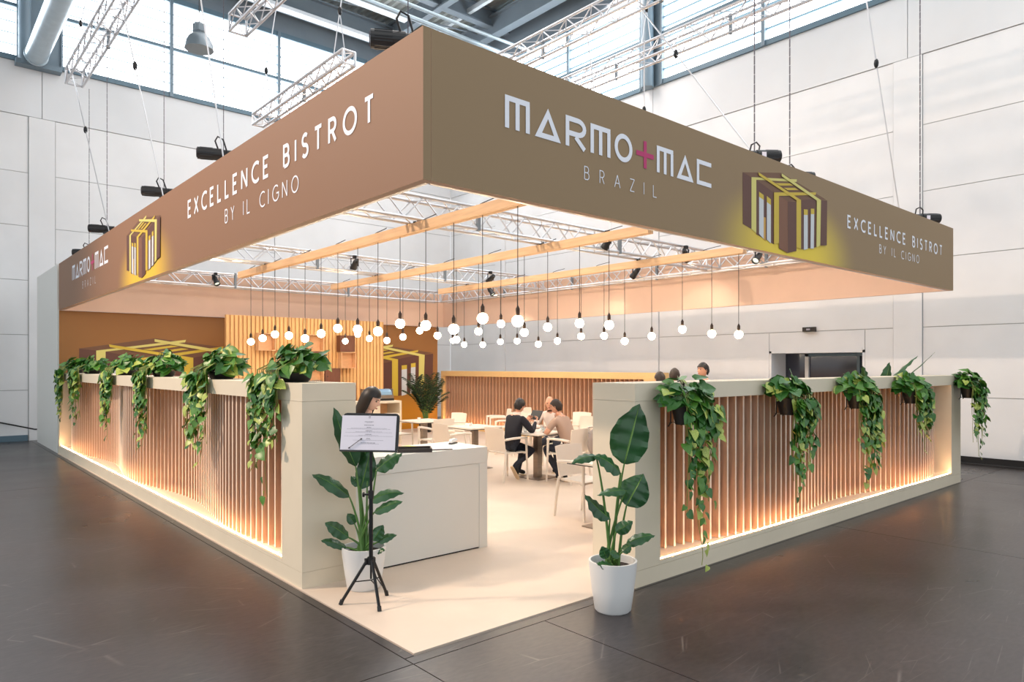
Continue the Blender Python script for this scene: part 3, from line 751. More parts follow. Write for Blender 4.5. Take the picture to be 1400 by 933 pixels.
ORD = ['leftmost', 'second from left', 'third from left', 'fourth from left', 'fifth from left', 'sixth from left', 'seventh from left', 'seventh from right', 'sixth from right', 'fifth from right', 'fourth from right', 'third from right', 'second from right', 'rightmost']
cord_m = MB().cyl((0, 0, 0), (0, 0, 1), 0.0045, n=5, caps=False).mesh('cord', M['cord'])
sock_m = MB().lathe([(0.0, 0.0), (0.021, 0.0), (0.023, 0.02), (0.023, 0.075), (0.014, 0.09), (0.006, 0.11), (0, 0.11)], 12).mesh('socket', M['socket'], True)
globe_m = MB().ball((0, 0, -0.058), 0.0625, 18, 12).mesh('globe', M['bulb'], True)
for (bx_, y0, y1, nm), pend in zip(BEAMS, PEND):
    b = thing('wooden_beam', {'front': 'long spruce beam nearest the sign corner carrying pendant bulbs', 'middle': 'middle one of the three spruce beams carrying pendant bulbs', 'rear': 'spruce beam nearest the right wall carrying pendant bulbs'}[nm], 'beam', (bx_, y0, BZ))
    L = y1 - y0
    MB().box((-0.055, 0, 0), (-0.006, L, 0.115)).build('plank', M['beam_wood'], b)
    MB().box((0.006, 0, 0), (0.055, L, 0.115)).build('plank', M['beam_wood'], b)
    MB().box((-0.0055, 0.004, 0.02), (0.0055, L - 0.004, 0.11)).build('core', M['bar_back'], b)
    br = MB()
    for yy in (2.0, 6.85):
        br.box((-0.06, yy - 0.02, 0.11), (0.06, yy + 0.02, 0.13)); br.cyl((0, yy, 0.12), (0, yy, 0.16), 0.01, n=6)
    br.build('hanger', M['black_metal'], b)
    lp = MB()
    for k in range(7):
        yy = L * (k + 0.5) / 7
        lp.tube([(0.02 * math.sin(q), yy + 0.16 * math.cos(q), 0.117 + 0.05 * abs(math.sin(q * 0.5 + 0.2))) for q in [i * 0.5 for i in range(7)]], 0.006, n=4)
    lp.build('wire', M['cord'], b)
    for i, (y, z) in enumerate(pend):
        p = thing('pendant_bulb', 'lit globe bulb on a black cord, %s on the %s beam' % (ORD[i], {'front': 'frontmost', 'middle': 'middle', 'rear': 'rearmost'}[nm]), 'pendant lamp', (bx_, y, z), group='globe bulbs hanging from the wooden beams')
        c = put('cord', cord_m, p, (0, 0, 0.1)); c.scale = (1, 1, BZ - z - 0.1)
        put('socket', sock_m, p, (0, 0, 0)); put('globe', globe_m, p)

# ------------------------------------------------------------------ stage spotlights on the trusses
def spot(label, loc, target, power, ang=58, col=(1.0, 0.80, 0.62)):
    t = thing('spotlight', label, 'spotlight', loc, group='black spotlights on the trusses')
    d = (Vector(target) - Vector(loc)).normalized()
    q = d.to_track_quat('-Z', 'Y').to_matrix().to_4x4()
    b = MB(); b.xf = Matrix.Translation((0, 0, -0.13)) @ q
    b.lathe([(0.0, 0.12), (0.045, 0.11), (0.055, 0.07), (0.057, -0.05), (0.068, -0.07), (0.068, -0.12), (0.06, -0.12), (0.056, -0.08)], 16)
    b.box((-0.03, -0.03, 0.1), (0.03, 0.03, 0.16))
    b.build('can', M['black'], t, True)
    l = MB(); l.xf = b.xf; l.cyl((0, 0, -0.082), (0, 0, -0.076), 0.056, n=16); l.build('lens', M['lamp_white'], t)
    y = MB(); y.box((-0.082, -0.012, -0.15), (-0.074, 0.012, -0.01)); y.box((0.074, -0.012, -0.15), (0.082, 0.012, -0.01)); y.box((-0.082, -0.012, -0.012), (0.082, 0.012, -0.004)); y.box((-0.03, -0.03, -0.004), (0.03, 0.03, 0.05))
    y.build('yoke', M['black_metal'], t)
    ld = bpy.data.lights.new('spot_beam', 'SPOT'); ld.energy = power; ld.color = col; ld.spot_size = math.radians(ang); ld.spot_blend = 0.7; ld.shadow_soft_size = 0.07
    lo = bpy.data.objects.new('spot_beam', ld); COL.objects.link(lo); lo.parent = t
    lo.matrix_local = Matrix.Translation(Vector((0, 0, -0.13)) + d * 0.14) @ q
    return t
zs = tz + 0.24
spot('black spotlight on the near cross truss, leftmost of its three', (3.9, 7.33, zs), (4.2, 4.6, 0), 160)
spot('black spotlight on the near cross truss, middle of its three', (8.4, 7.33, zs), (8.2, 9.6, 0.7), 180)
spot('black spotlight on the near cross truss, rightmost of its three', (10.5, 7.33, zs), (14.9, 9.0, 1.0), 140)
spot('black spotlight on the far cross truss, leftmost of its three', (3.9, 12.2, zs), (6.2, 16.5, 1.6), 240)
spot('black spotlight on the far cross truss, middle of its three', (6.6, 12.2, zs), (7.4, 15.7, 1.9), 240)
spot('black spotlight on the far cross truss, rightmost of its three', (10.0, 12.2, zs), (10.6, 16.9, 1.7), 220)
spot('black spotlight on the right-hand truss, nearest the front', (11.65, 6.6, zs), (6.5, 6.2, 0), 200)
spot('black spotlight on the right-hand truss, middle of its three', (11.65, 9.4, zs), (12.2, 13.0, 1.0), 150)
spot('black spotlight on the right-hand truss, nearest the bar', (11.65, 14.2, zs), (12.2, 12.0, 1.0), 150)
spot('black spotlight on the back truss above the bar', (5.4, 16.5, zs), (5.9, 13.9, 0.5), 140)

# ------------------------------------------------------------------ chain hoists and slings above the sign
def hoist(label, loc, ztop, rz, lean=(0.5, 0.35)):
    t = thing('chain_hoist', label, 'hoist', loc, rz, 'black chain hoists above the sign')
    b = MB(); b.cyl((0, -0.17, 0), (0, 0.1, 0), 0.072, n=18)
    for k in range(12):
        a = 2 * PI * k / 12
        b.box((0.07 * math.cos(a) - 0.005, -0.14, 0.07 * math.sin(a) - 0.005), (0.07 * math.cos(a) + 0.005, 0.0, 0.07 * math.sin(a) + 0.005))
    b.cyl((0, 0.1, 0), (0, 0.24, 0), 0.062, n=14); b.box((-0.045, 0.06, -0.09), (0.045, 0.2, 0.0)); b.build('motor_body', M['black'], t)
    MB().cyl((0, -0.18, 0), (0, -0.172, 0), 0.055, n=18).build('end_cap', M['ink'], t)
    MB().box((-0.076, 0.01, -0.03), (-0.071, 0.06, 0.03)).build('rating_plate', M['paper'], t)
    ch = MB(); L = ztop - loc[2]
    n = int(L / 0.11)
    for k in range(n):
        z = 0.06 + k * (L - 0.06) / n
        ch.box((-0.009, 0.12 - 0.004, z), (0.009, 0.12 + 0.004, z + 0.1))
    ch.build('chain', M['ink'], t)['kind'] = 'stuff'
    hk = MB(); hk.tube([(0, 0.12, -0.08), (0, 0.12, -0.16), (0, 0.15, -0.21), (0, 0.12, -0.25), (0, 0.08, -0.22)], 0.01, n=6); hk.build('hook', M['black_metal'], t)
    lp = MB(); lp.tube([(0.03, 0.06, 0.06), (0.07, 0.03, 0.14), (0.09, 0.06, 0.19), (0.09, 0.12, 0.16), (0.06, 0.17, 0.0), (0.02, 0.2, -0.2)], 0.01, n=6); lp.build('cable_loop', M['black'], t, True)
    return t
zt = 7.45
hoist('large black chain hoist on the sign corner', (2.9, 4.75, 4.36), 12.5, -2.1)
hoist('black chain hoist above the words on the left front', (2.82, 8.72, 4.36), zt, -1.95)
hoist('black chain hoist above the emblem on the left front', (2.8, 11.2, 4.37), zt, -1.95)
hoist('black chain hoist above the word mark on the left front', (2.7, 14.5, 4.3), zt, -1.95)
hoist('black chain hoist at the far end of the left front', (2.75, 16.4, 4.1), zt, -1.95)
hoist('black chain hoist above the emblem on the right front, left one', (7.43, 4.12, 4.2), zt, 0.9)
hoist('black chain hoist above the emblem on the right front, right one', (8.25, 4.12, 4.1), zt, 0.9)
hoist('black chain hoist at the far end of the right front', (11.6, 3.8, 4.02), zt, 0.9)
def sling(label, top, mid, bots):
    t = thing('steel_sling', label, 'cable', top, group='steel slings of the hanging trusses')
    tp = Vector(top); md = Vector(mid) - tp
    MB().cyl((0, 0, 0), md, 0.011, n=5).build('rope', M['alu'], t)
    s = MB(); s.ball(md, 0.035, 8, 6, sc=(1, 1, 2)); s.build('shackle', M['black_metal'], t, True)
    for b in bots: MB().cyl(md, Vector(b) - tp, 0.009, n=5).build('leg', M['alu'], t)
    return t
rz_ = ROOF - 0.05
for i, (x, y, z, who) in enumerate(((2.62, 15.8, 7.79, 'far end of the top left truss'), (2.62, 11.0, 7.79, 'middle of the top left truss'), (4.33, 11.6, 7.79, 'square end of the truss beside the bell lamp'),
                                   (5.1, 9.9, 6.6, 'near end of the truss above the left front'), (5.1, 12.8, 6.6, 'far end of the truss above the left front'),
                                   (8.75, 7.6, 7.79, 'left truss before the right windows'), (10.5, 8.2, 7.79, 'right truss before the right windows'), (10.5, 5.2, 7.79, 'right truss where it leaves the picture'))):
    sling('steel sling from the roof to the ' + who, (x + 0.9, y, rz_), (x, y, z + 0.7), [(x - (0.1 if z < 7 else 0.145), y, z), (x + (0.1 if z < 7 else 0.145), y, z)])
for i, (x0, y0, z0, x1, y1, who) in enumerate(((2.5, 15.9, 7.5, 2.8, 14.0, 'left front near the word mark'), (2.5, 12.0, 7.5, 2.8, 10.6, 'left front near the emblem'), (2.6, 9.0, 7.5, 2.8, 8.2, 'left front at the words'),
                                   (8.75, 7.0, 7.5, 7.55, 4.1, 'right front near the emblem'), (10.5, 4.3, 7.5, 11.4, 4.1, 'right front at its far end'), (9.6, 7.55, 7.4, 9.6, 7.55, 'near cross truss'), (8.75, 8.1, 7.5, 8.75, 7.55, 'near cross truss, left one'))):
    zb = ZT + 0.06
    sling('thin steel rope down to the ' + who, (x0, y0, z0), (x0 + (x1 - x0) * .35, y0 + (y1 - y0) * .35, z0 + (zb - z0) * .35), [(x1, y1, zb)])
# ------------------------------------------------------------------ reception counter, bar, slat wall with boxes
ct = thing('reception_counter', 'white boxy reception counter beside the left end pillar', 'counter', (2.93, 5.40, 0))
CW, CD, CHH = 1.455, 0.62, 1.0
MB().box((0, 0.0, CHH - 0.155), (CW, CD, CHH)).build('top_block', M['white_counter'], ct)
MB().box((CW - 0.10, 0.0, 0.0), (CW, CD, CHH - 0.157)).build('side_panel', M['white_counter'], ct)
MB().box((0, 0.004, 0.02), (CW - 0.102, 0.03, CHH - 0.158)).build('front_panel', M['white_counter'], ct)
MB().box((0, 0.01, 0.0065), (CW - 0.103, 0.025, 0.02)).build('shadow_gap', M['joint'], ct)
MB().box((0, 0.031, 0.02), (0.03, CD, CHH - 0.158)).build('side_panel', M['white_counter'], ct)
def slab_item(name, label, cat, c, size, rz, m):
    t = MB(); t.box((-size[0] / 2, -size[1] / 2, 0), (size[0] / 2, size[1] / 2, size[2]))
    o = t.build(name, m); o.location = c; o.rotation_euler = (0, 0, rz); return tag(o, label, cat)
tr = thing('desk_tray', 'dark flat tray on the reception counter behind the menu stand', 'tray', (3.62, 5.56, CHH), -0.55)
MB().box((-0.17, -0.11, 0), (0.17, 0.11, 0.008)).build('tray_base', M['tray'], tr)
for q in ((-0.17, -0.11, 0.17, -0.10), (-0.17, 0.10, 0.17, 0.11), (-0.17, -0.10, -0.16, 0.10), (0.16, -0.10, 0.17, 0.10)):
    MB().box((q[0], q[1], 0.008), (q[2], q[3], 0.035)).build('rim', M['tray'], tr)
slab_item('note_pad', 'lime yellow note pad lying at the back of the counter', 'note pad', (3.74, 5.88, CHH), (0.2, 0.12, 0.006), 0.2, M['yellow_note'])
slab_item('paper_sheet', 'white paper sheet at the front middle of the counter', 'paper', (3.93, 5.52, CHH), (0.21, 0.16, 0.002), -0.3, M['paper'])
slab_item('paper_sheet', 'white paper sheet behind the other one on the counter', 'paper', (4.05, 5.74, CHH), (0.24, 0.17, 0.002), 0.25, M['paper'])
cl = thing('clipboard', 'black clipboard with curled paper at the counter front edge', 'clipboard', (3.86, 5.47, CHH + 0.003), -0.4)
MB().box((-0.12, -0.02, 0), (0.12, 0.02, 0.006)).build('board', M['black'], cl)
st = thing('stapler', 'grey and white stapler at the right end of the counter', 'stapler', (4.28, 5.83, CHH), 0.5)
MB().prism([(-0.07, 0), (0.07, 0), (0.07, 0.012), (-0.07, 0.012)], -0.018, 0.018).build('stapler_base', M['black'], st)
MB().prism([(-0.07, 0.014), (0.065, 0.03), (0.065, 0.05), (-0.05, 0.05), (-0.07, 0.03)], -0.016, 0.016).build('stapler_arm', M['pot_white'], st)

bar = thing('bar_counter', 'pale bar counter in front of the slatted bar wall', 'bar', (5.7, 13.95, 0))
BL = 3.06
MB().box((0, 0, 0.95), (BL, 0.62, 1.0)).build('worktop', M['cream'], bar)
MB().box((0, 0.03, 0), (BL - 0.55, 0.60, 0.948)).build('front_panel', M['cream'], bar)
MB().box((BL - 0.05, 0.0, 0), (BL, 0.62, 0.948)).build('end_panel', M['cream'], bar)
MB().box((BL - 0.548, 0.56, 0), (BL - 0.052, 0.60, 0.948)).build('niche_back', M['box_light'], bar)
MB().box((BL - 0.548, 0.06, 0.45), (BL - 0.052, 0.555, 0.47)).build('shelf', M['cream'], bar)
dc = thing('display_case', 'small steel display case with blue glass on the bar', 'display case', (8.32, 14.12, 1.0))
MB().box((-0.34, 0.0, 0), (0.34, 0.40, 0.05)).build('case_base', M['black'], dc)
MB().prism([(-0.34, 0.052), (0.34, 0.052), (0.34, 0.13), (-0.34, 0.13)], 0.02, 0.38).build('case_body', M['steel'], dc)
gx = MB(); prof = [(0.03, 0.131), (0.05, 0.2), (0.10, 0.25), (0.18, 0.27), (0.37, 0.27), (0.37, 0.131)]
n = len(prof)
gx.add([(-0.31, a, z) for a, z in prof] + [(0.31, a, z) for a, z in prof], [(i, (i + 1) % n, n + (i + 1) % n, n + i) for i in range(n)] + [tuple(range(n - 1, -1, -1)), tuple(range(n, 2 * n))])
gx.build('curved_glass', M['case_glass'], dc)
for xx in (-0.335, 0.315): MB().prism([(xx, 0.131), (xx + 0.02, 0.131), (xx + 0.02, 0.275), (xx, 0.275)], 0.03, 0.37).build('case_side', M['steel'], dc)
cmx = thing('coffee_machine', 'low steel coffee machine on the bar behind the woman', 'coffee machine', (7.15, 14.2, 1.0))
MB().box((-0.3, 0, 0), (0.3, 0.38, 0.30)).build('machine_body', M['steel'], cmx); MB().box((-0.28, -0.12, 0.26), (0.28, 0.0, 0.34)).build('group_head', M['black'], cmx); MB().box((-0.28, -0.14, 0.0), (0.28, -0.002, 0.05)).build('drip_tray', M['black'], cmx)

sw = thing('slat_wall', 'tall pale oak slatted wall with square shelf boxes behind the bar', 'wall panel', (5.45, 15.95, 0))
SWL, SWH = 4.03, 2.955
MB().box((0, 0.03, 0), (SWL, 0.1, SWH)).build('backing', M['bar_back'], sw)
sm = MB().box((0.0, 0, 0), (0.066, 0.03, SWH), mats=None).mesh('slat', [M['bar_slat']])
x = 0.0
while x < SWL - 0.05:
    put('slat', sm, sw, (x, 0, 0)); x += 0.0955
BX = [('light', 6.30, 2.36), ('light', 7.50, 2.36), ('dark', 7.50, 1.95), ('light', 7.50, 1.55), ('dark', 7.93, 1.55), ('dark', 8.33, 2.36), ('light', 8.36, 1.95), ('dark', 8.36, 1.12), ('light', 6.75, 1.98)]
who = ['highest at left', 'top of the middle column', 'second of the middle column', 'holding glasses', 'beside the one with glasses', 'top of the right column', 'second of the right column', 'lowest of the right column', 'behind the planter leaves']
for (kind, x0, z0), wh in zip(BX, who):
    t = thing('shelf_box', ('open pale wooden shelf box, ' if kind == 'light' else 'closed dark wooden wall box, ') + wh, 'shelf box', (x0, 15.95, z0))
    w = 0.40; d = 0.2; m = M['box_' + kind]
    for nm, lo, hi in (('side', (-w / 2, -d, -w / 2), (-w / 2 + 0.018, -0.002, w / 2)), ('side', (w / 2 - 0.018, -d, -w / 2), (w / 2, -0.002, w / 2)),
                       ('top', (-w / 2 + 0.019, -d, w / 2 - 0.018), (w / 2 - 0.019, -0.002, w / 2)), ('bottom', (-w / 2 + 0.019, -d, -w / 2), (w / 2 - 0.019, -0.002, -w / 2 + 0.018)),
                       ('back', (-w / 2 + 0.019, -0.02, -w / 2 + 0.019), (w / 2 - 0.019, -0.003, w / 2 - 0.019))):
        MB().box(lo, hi).build(nm, m, t)
    if kind == 'dark':
        MB().box((-w / 2 + 0.02, -d, -w / 2 + 0.02), (w / 2 - 0.02, -d + 0.018, w / 2 - 0.02)).build('door', m, t)
        MB().cyl((-w / 2 + 0.06, -d - 0.014, 0), (-w / 2 + 0.06, -d, 0), 0.012, n=8).build('knob', M['black'], t)
gm = MB().lathe([(0.022, 0), (0.034, 0.05), (0.036, 0.1), (0.034, 0.1), (0.03, 0.05), (0.018, 0.008), (0, 0.008)], 12).mesh('glass', M['glass'], True)
for k, xx in enumerate((-0.13, -0.045, 0.045, 0.13)):
    g = put('drinking_glass', gm, None, (7.50 + xx, 15.84, 1.55 - 0.182)); tag(g, 'clear glass in the open wall box, %s of four' % ('leftmost', 'second', 'third', 'rightmost')[k], 'glass', 'glasses in the wall box')

# ------------------------------------------------------------------ tables and chairs
def table(label, x, y, rz, round_top=False, w=0.7, h=0.735):
    t = thing('bistro_table', label, 'table', (x, y, 0.006), rz, 'white bistro tables')
    b = MB()
    if round_top: b.lathe([(0.0, h - 0.022), (w / 2 - 0.004, h - 0.022), (w / 2, h - 0.018), (w / 2, h - 0.004), (w / 2 - 0.004, h), (0.0, h)], 36)
    else: b.box((-w / 2, -w / 2, h - 0.022), (w / 2, w / 2, h))
    b.build('tabletop', M['tabletop'], t)
    MB().box((-0.05, -0.05, 0.014), (0.05, 0.05, h - 0.034)).build('pedestal', M['steel'], t)
    MB().box((-0.23, -0.23, 0), (0.23, 0.23, 0.013)).build('base_plate', M['steel'], t)
    if round_top: MB().cyl((0, 0, h - 0.033), (0, 0, h - 0.023), w / 2 - 0.004, n=32).build('top_plate', M['black_metal'], t)
    else: MB().box((-w / 2 + 0.003, -w / 2 + 0.003, h - 0.033), (w / 2 - 0.003, w / 2 - 0.003, h - 0.023)).build('top_plate', M['black_metal'], t)
    return t
T1 = (7.72, 8.22)
table('bistro table between the three seated men', T1[0], T1[1], 0.06)
table('empty bistro table in front of the far fin partition', 7.60, 9.72, 0.0)
table('empty bistro table near the bar and palm', 7.70, 11.45, 0.0)
table('bistro table cut off by the right end pillar', 5.95, 5.14, 0.0)
table('farthest bistro table, seen behind the tablet', 10.55, 11.2, 0.0)

def chair_proto():
    t = bpy.data.objects.new('bistro_chair', None); COL.objects.link(t)
    # faces +y. seat slightly dished
    s = MB(); nx, ny = 6, 6; vs = []
    for j in range(ny + 1):
        for i in range(nx + 1):
            u = -1 + 2 * i / nx; v = j / ny
            w = 0.205 + 0.015 * v
            vs.append((u * w, -0.2 + 0.42 * v, 0.452 - 0.016 * (1 - u * u) * (1 - (2 * v - 1) ** 2) - 0.012 * max(0, v - 0.8) * 5 * 0.4))
    top = len(vs); vs += [(x, y, z - 0.022) for x, y, z in vs]
    fs = [(j * 7 + i, j * 7 + i + 1, (j + 1) * 7 + i + 1, (j + 1) * 7 + i) for j in range(ny) for i in range(nx)]
    fs += [(top + j * 7 + i, top + (j + 1) * 7 + i, top + (j + 1) * 7 + i + 1, top + j * 7 + i + 1) for j in range(ny) for i in range(nx)]
    rim = [i for i in range(7)] + [j * 7 + 6 for j in range(1, 7)] + [42 + i for i in range(5, -1, -1)] + [j * 7 for j in range(5, 0, -1)]
    for a, b in zip(rim, rim[1:] + rim[:1]): fs.append((a, top + a, top + b, b))
    s.add(vs, fs); s.build('seat', M['chair'], t, True)
    b = MB(); vs = []
    for j in range(7):
        v = j / 6
        for i in range(9):
            u = -1 + 2 * i / 8
            w = 0.215 + 0.012 * v
            vs.append((u * w, -0.205 - 0.055 * v - 0.03 * (1 - u * u) + 0.03 * 0, 0.47 + 0.36 * v + 0.012 * (1 - u * u) * v))
    k = len(vs); vs += [(x, y - 0.014, z) for x, y, z in vs]
    fs = [(j * 9 + i, (j + 1) * 9 + i, (j + 1) * 9 + i + 1, j * 9 + i + 1) for j in range(6) for i in range(8)]
    fs += [(k + j * 9 + i, k + j * 9 + i + 1, k + (j + 1) * 9 + i + 1, k + (j + 1) * 9 + i) for j in range(6) for i in range(8)]
    rim = list(range(9)) + [j * 9 + 8 for j in range(1, 7)] + [54 + i for i in range(7, -1, -1)] + [j * 9 for j in range(5, 0, -1)]
    for a, c in zip(rim, rim[1:] + rim[:1]): fs.append((a, c, k + c, k + a))
    b.add(vs, fs); b.build('backrest', M['chair'], t, True)
    for sx in (-1, 1):
        l = MB(); l.tube([(sx * 0.215, -0.205, 0.47), (sx * 0.225, -0.215, 0.44), (sx * 0.24, -0.27, 0.0)], 0.021, 8, r_end=0.015); l.build('leg', M['chair'], t, True)
        l = MB(); l.tube([(sx * 0.235, 0.20, 0.665), (sx * 0.24, 0.205, 0.44), (sx * 0.245, 0.225, 0.0)], 0.02, 8, r_end=0.015); l.build('leg', M['chair'], t, True)
        l = MB(); l.tube([(sx * 0.236, 0.215, 0.662), (sx * 0.24, 0.10, 0.672), (sx * 0.238, -0.08, 0.668), (sx * 0.226, -0.225, 0.655)], 0.02, 8); l.build('armrest', M['chair'], t, True)
        l = MB(); l.box((sx * 0.2 if sx > 0 else -0.245, 0.16, 0.42), (0.245 if sx > 0 else -0.2, 0.215, 0.445)); l.build('seat_bracket', M['chair'], t)
    return t
CP = chair_proto()
first = [True]
def chair(label, x, y, face):
    """face: direction the sitter looks to, degrees from +y counter-clockwise"""
    o = CP if first[0] else copy_tree(CP); first[0] = False
    o.location = (x, y, 0.006); o.rotation_euler = (0, 0, math.radians(face))
    return tag(o, label, 'chair', 'white plastic bistro chairs')
chair('white plastic armchair under the man in the navy jacket', 7.22, 8.40, -90)
chair('white plastic armchair under the man in the beige shirt', 7.80, 7.62, 4)
chair('white plastic armchair under the bald man', 8.62, 8.78, 125)
chair('white plastic armchair behind the right end pillar, nearest the camera', 6.14, 5.72, 180)
chair('white plastic armchair turned to the empty middle table, seen from behind', 7.0, 9.55, -90)
chair('white plastic armchair at the bar side of the middle table', 9.35, 10.75, 100)
chair('white plastic armchair seen from behind at the table near the bar', 7.42, 10.65, 0)
chair('white plastic armchair right of the table near the bar', 8.35, 11.5, 95)
chair('white plastic armchair beyond the menu board, facing the near bar table', 7.45, 12.05, 180)
chair('white plastic armchair farthest back, seen over the navy jacket', 10.0, 11.95, 60)
chair('white plastic armchair behind the bald head', 10.85, 11.75, 180)
chair('white plastic armchair right of the bald man, farther one', 10.4, 9.95, 100)
chair('white plastic armchair right of the bald man, nearer one at the pillar edge', 9.6, 9.0, 100)
def cup(label, x, y, z=0.741):
    t = MB(); t.lathe([(0.028, 0), (0.034, 0.055), (0.03, 0.055), (0.026, 0.008), (0, 0.008)], 12)
    o = t.build('sugar_cup', M['pot_white'], None, True); o.location = (x, y, z); tag(o, label, 'cup', 'small white cups on the tables')
cup('small white cup on the table near the bar', 7.62, 11.5)
cup('small white cup on the empty middle table', 7.58, 9.8)
cup('small white cup on the farthest table', 10.5, 11.2)
for k, (x, y) in enumerate(((7.55, 8.33), (7.7, 8.05), (7.9, 8.3))):
    g = put('drinking_glass', gm, None, (x, y, 0.741)); tag(g, 'clear glass on the men\'s table, %s' % ('left one', 'front one', 'right one')[k], 'glass', 'glasses on the men\'s table')
bg_ = thing('shoulder_bag', 'light grey bag hanging on the chair back of the man in beige', 'bag', (7.98, 7.26, 0.44), 0.1)
q = MB(); q.ball((0, 0, 0.2), 0.2, 14, 10, sc=(0.62, 0.24, 1.0)); q.build('bag_body', M['grey_cloth'], bg_, True)
q = MB(); q.tube([(-0.1, 0, 0.34), (-0.05, 0.04, 0.42), (0.05, 0.04, 0.42), (0.1, 0, 0.34)], 0.01, 6); q.build('strap', M['grey_cloth'], bg_, True)

# ------------------------------------------------------------------ menu stand
ms = thing('menu_stand', 'black tripod stand holding a white printed menu board', 'stand', (2.68, 4.70, 0.006))
def rd(a, b=0.0): return R_AX * a + D_AX * b      # right / away from the viewer of the board
MB().cyl((0, 0, 0.30), (0, 0, 0.82), 0.016, n=12).build('lower_tube', M['black_metal'], ms, True)
MB().cyl((0, 0, 0.80), (0, 0, 1.22), 0.011, n=12).build('upper_tube', M['black_metal'], ms, True)
k = MB(); k.cyl((0, 0, 0.79), (0, 0, 0.85), 0.022, n=12); k.cyl(rd(-0.015) + Vector((0, 0, 0.82)), rd(-0.055) + Vector((0, 0, 0.82)), 0.008, n=8); k.cyl(rd(-0.05) + Vector((0, 0, 0.82)), rd(-0.062) + Vector((0, 0, 0.82)), 0.02, n=8)
k.build('clamp', M['black'], ms, True)
k = MB(); k.cyl((0, 0, 0.29), (0, 0, 0.345), 0.028, n=12)
for a in (2.6, 4.7, 0.5): k.box((0.03 * math.cos(a) - 0.014, 0.03 * math.sin(a) - 0.014, 0.29), (0.03 * math.cos(a) + 0.014, 0.03 * math.sin(a) + 0.014, 0.335))
k.build('hub', M['black'], ms)
for a, b in ((-0.215, -0.05), (0.10, -0.19), (0.09, 0.16)):
    e = rd(a, b)
    l = MB(); l.cyl(e * 0.12 + Vector((0, 0, 0.325)), e + Vector((0, 0, 0.014)), 0.012, 0.012, n=8); lg = l.build('leg', M['black_metal'], ms, True)
    l = MB(); l.cyl(e * 0.96 + Vector((0, 0, 0.035)), e * 1.02 + Vector((0, 0, 0.0)), 0.016, n=8); l.build('rubber_foot', M['black'], lg, True)
    l = MB(); l.cyl(Vector((0, 0, 0.17)), e * 0.55 + Vector((0, 0, 0.165)), 0.005, n=6); l.build('strut', M['black_metal'], ms)
l = MB(); l.tube([rd(0.01, 0) + Vector((0, 0, 0.29)), rd(0.05, -0.04) + Vector((0, 0, 0.2)), rd(0.10, -0.06) + Vector((0, 0, 0.14))], 0.004, 5); l.build('cable_tie', M['black'], ms)
MB().cyl((0, 0, 0.18), (0, 0, 0.30), 0.008, n=8).build('inner_tube', M['black_metal'], ms)
# desk, slightly rolled and tilted back
B = Matrix.Translation(Vector((0, 0, 1.295)) + rd(0.0, -0.02)) @ Matrix((R_AX, Vector((0, 0, 1)), -D_AX)).transposed().to_4x4() @ Euler((math.radians(-14), 0, math.radians(-0.9))).to_matrix().to_4x4()
def desk(lo, hi, name, m):
    b = MB(); b.xf = B; b.box(lo, hi); return b.build(name, m, ms)
dw, dh = 0.215, 0.145
b = MB(); b.xf = B
rr_ = 0.03; out = []
for cx, cy, a0 in ((dw - rr_, dh - rr_, 0), (-dw + rr_, dh - rr_, 90), (-dw + rr_, -dh + rr_, 180), (dw - rr_, -dh + rr_, 270)):
    out += [(cx + rr_ * math.cos(math.radians(a0 + t * 30)), cy + rr_ * math.sin(math.radians(a0 + t * 30))) for t in range(4)]
n = len(out)
b.add([(x, y, 0) for x, y in out] + [(x, y, -0.012) for x, y in out], [tuple(range(n)), tuple(range(2 * n - 1, n - 1, -1))] + [(i, (i + 1) % n, n + (i + 1) % n, n + i) for i in range(n)])
b.build('music_desk', M['black'], ms)
desk((-dw, -dh - 0.006, 0.0), (dw, -dh + 0.004, 0.04), 'lip', M['black'])
sheet = desk((-dw - 0.004, -dh + 0.006, 0.003), (dw - 0.022, dh - 0.02, 0.006), 'menu_sheet', M['paper'])
random.seed(3)
rows = [(0.118, 0.014, 5, 'e'), (0.078, 0.034, 0, 'd'), (0.071, 0.020, 0, 'p'), (0.052, 0.036, 0, 'd'), (0.035, 0.016, 0, 'd'), (0.028, 0.135, 0, 'p'), (0.022, 0.165, 0, 'p'),
        (0.009, 0.024, 0, 'd'), (0.002, 0.10, 0, 'p'), (-0.004, 0.175, 0, 'p'), (-0.018, 0.024, 0, 'd'), (-0.026, 0.075, 0, 'p'), (-0.032, 0.185, 0, 'p'), (-0.05, 0.014, 0, 'd'),
        (-0.057, 0.02, 0, 'p'), (-0.063, 0.115, 0, 'p'), (-0.083, 0.055, 0, 'd'), (-0.090, 0.082, 0, 'p')]
ink = MB(); ink.xf = B; pal = MB(); pal.xf = B
for y, hw, _, kd_ in rows:
    if kd_ == 'e':
        for xx in (-0.006, -0.002, 0.002, 0.006): pal.add([(xx - 0.012, y - 0.014, 0.0066), (xx - 0.010, y - 0.014, 0.0066), (xx - 0.010, y + 0.012, 0.0066), (xx - 0.012, y + 0.012, 0.0066)], [(0, 1, 2, 3)])
        continue
    x = -hw
    while x < hw:
        w = random.uniform(0.004, 0.014); d = ink if kd_ == 'd' else pal
        hh = 0.0019 if kd_ == 'd' else 0.0012
        d.add([(x - 0.012, y - hh, 0.0066), (min(x + w, hw) - 0.012, y - hh, 0.0066), (min(x + w, hw) - 0.012, y + hh, 0.0066), (x - 0.012, y + hh, 0.0066)], [(0, 1, 2, 3)])
        x += w + 0.003
for mb_, m_ in ((ink, 'ink'), (pal, 'ink_pale')):
    o = mb_.build('print_line', M[m_], sheet); o['kind'] = 'stuff'
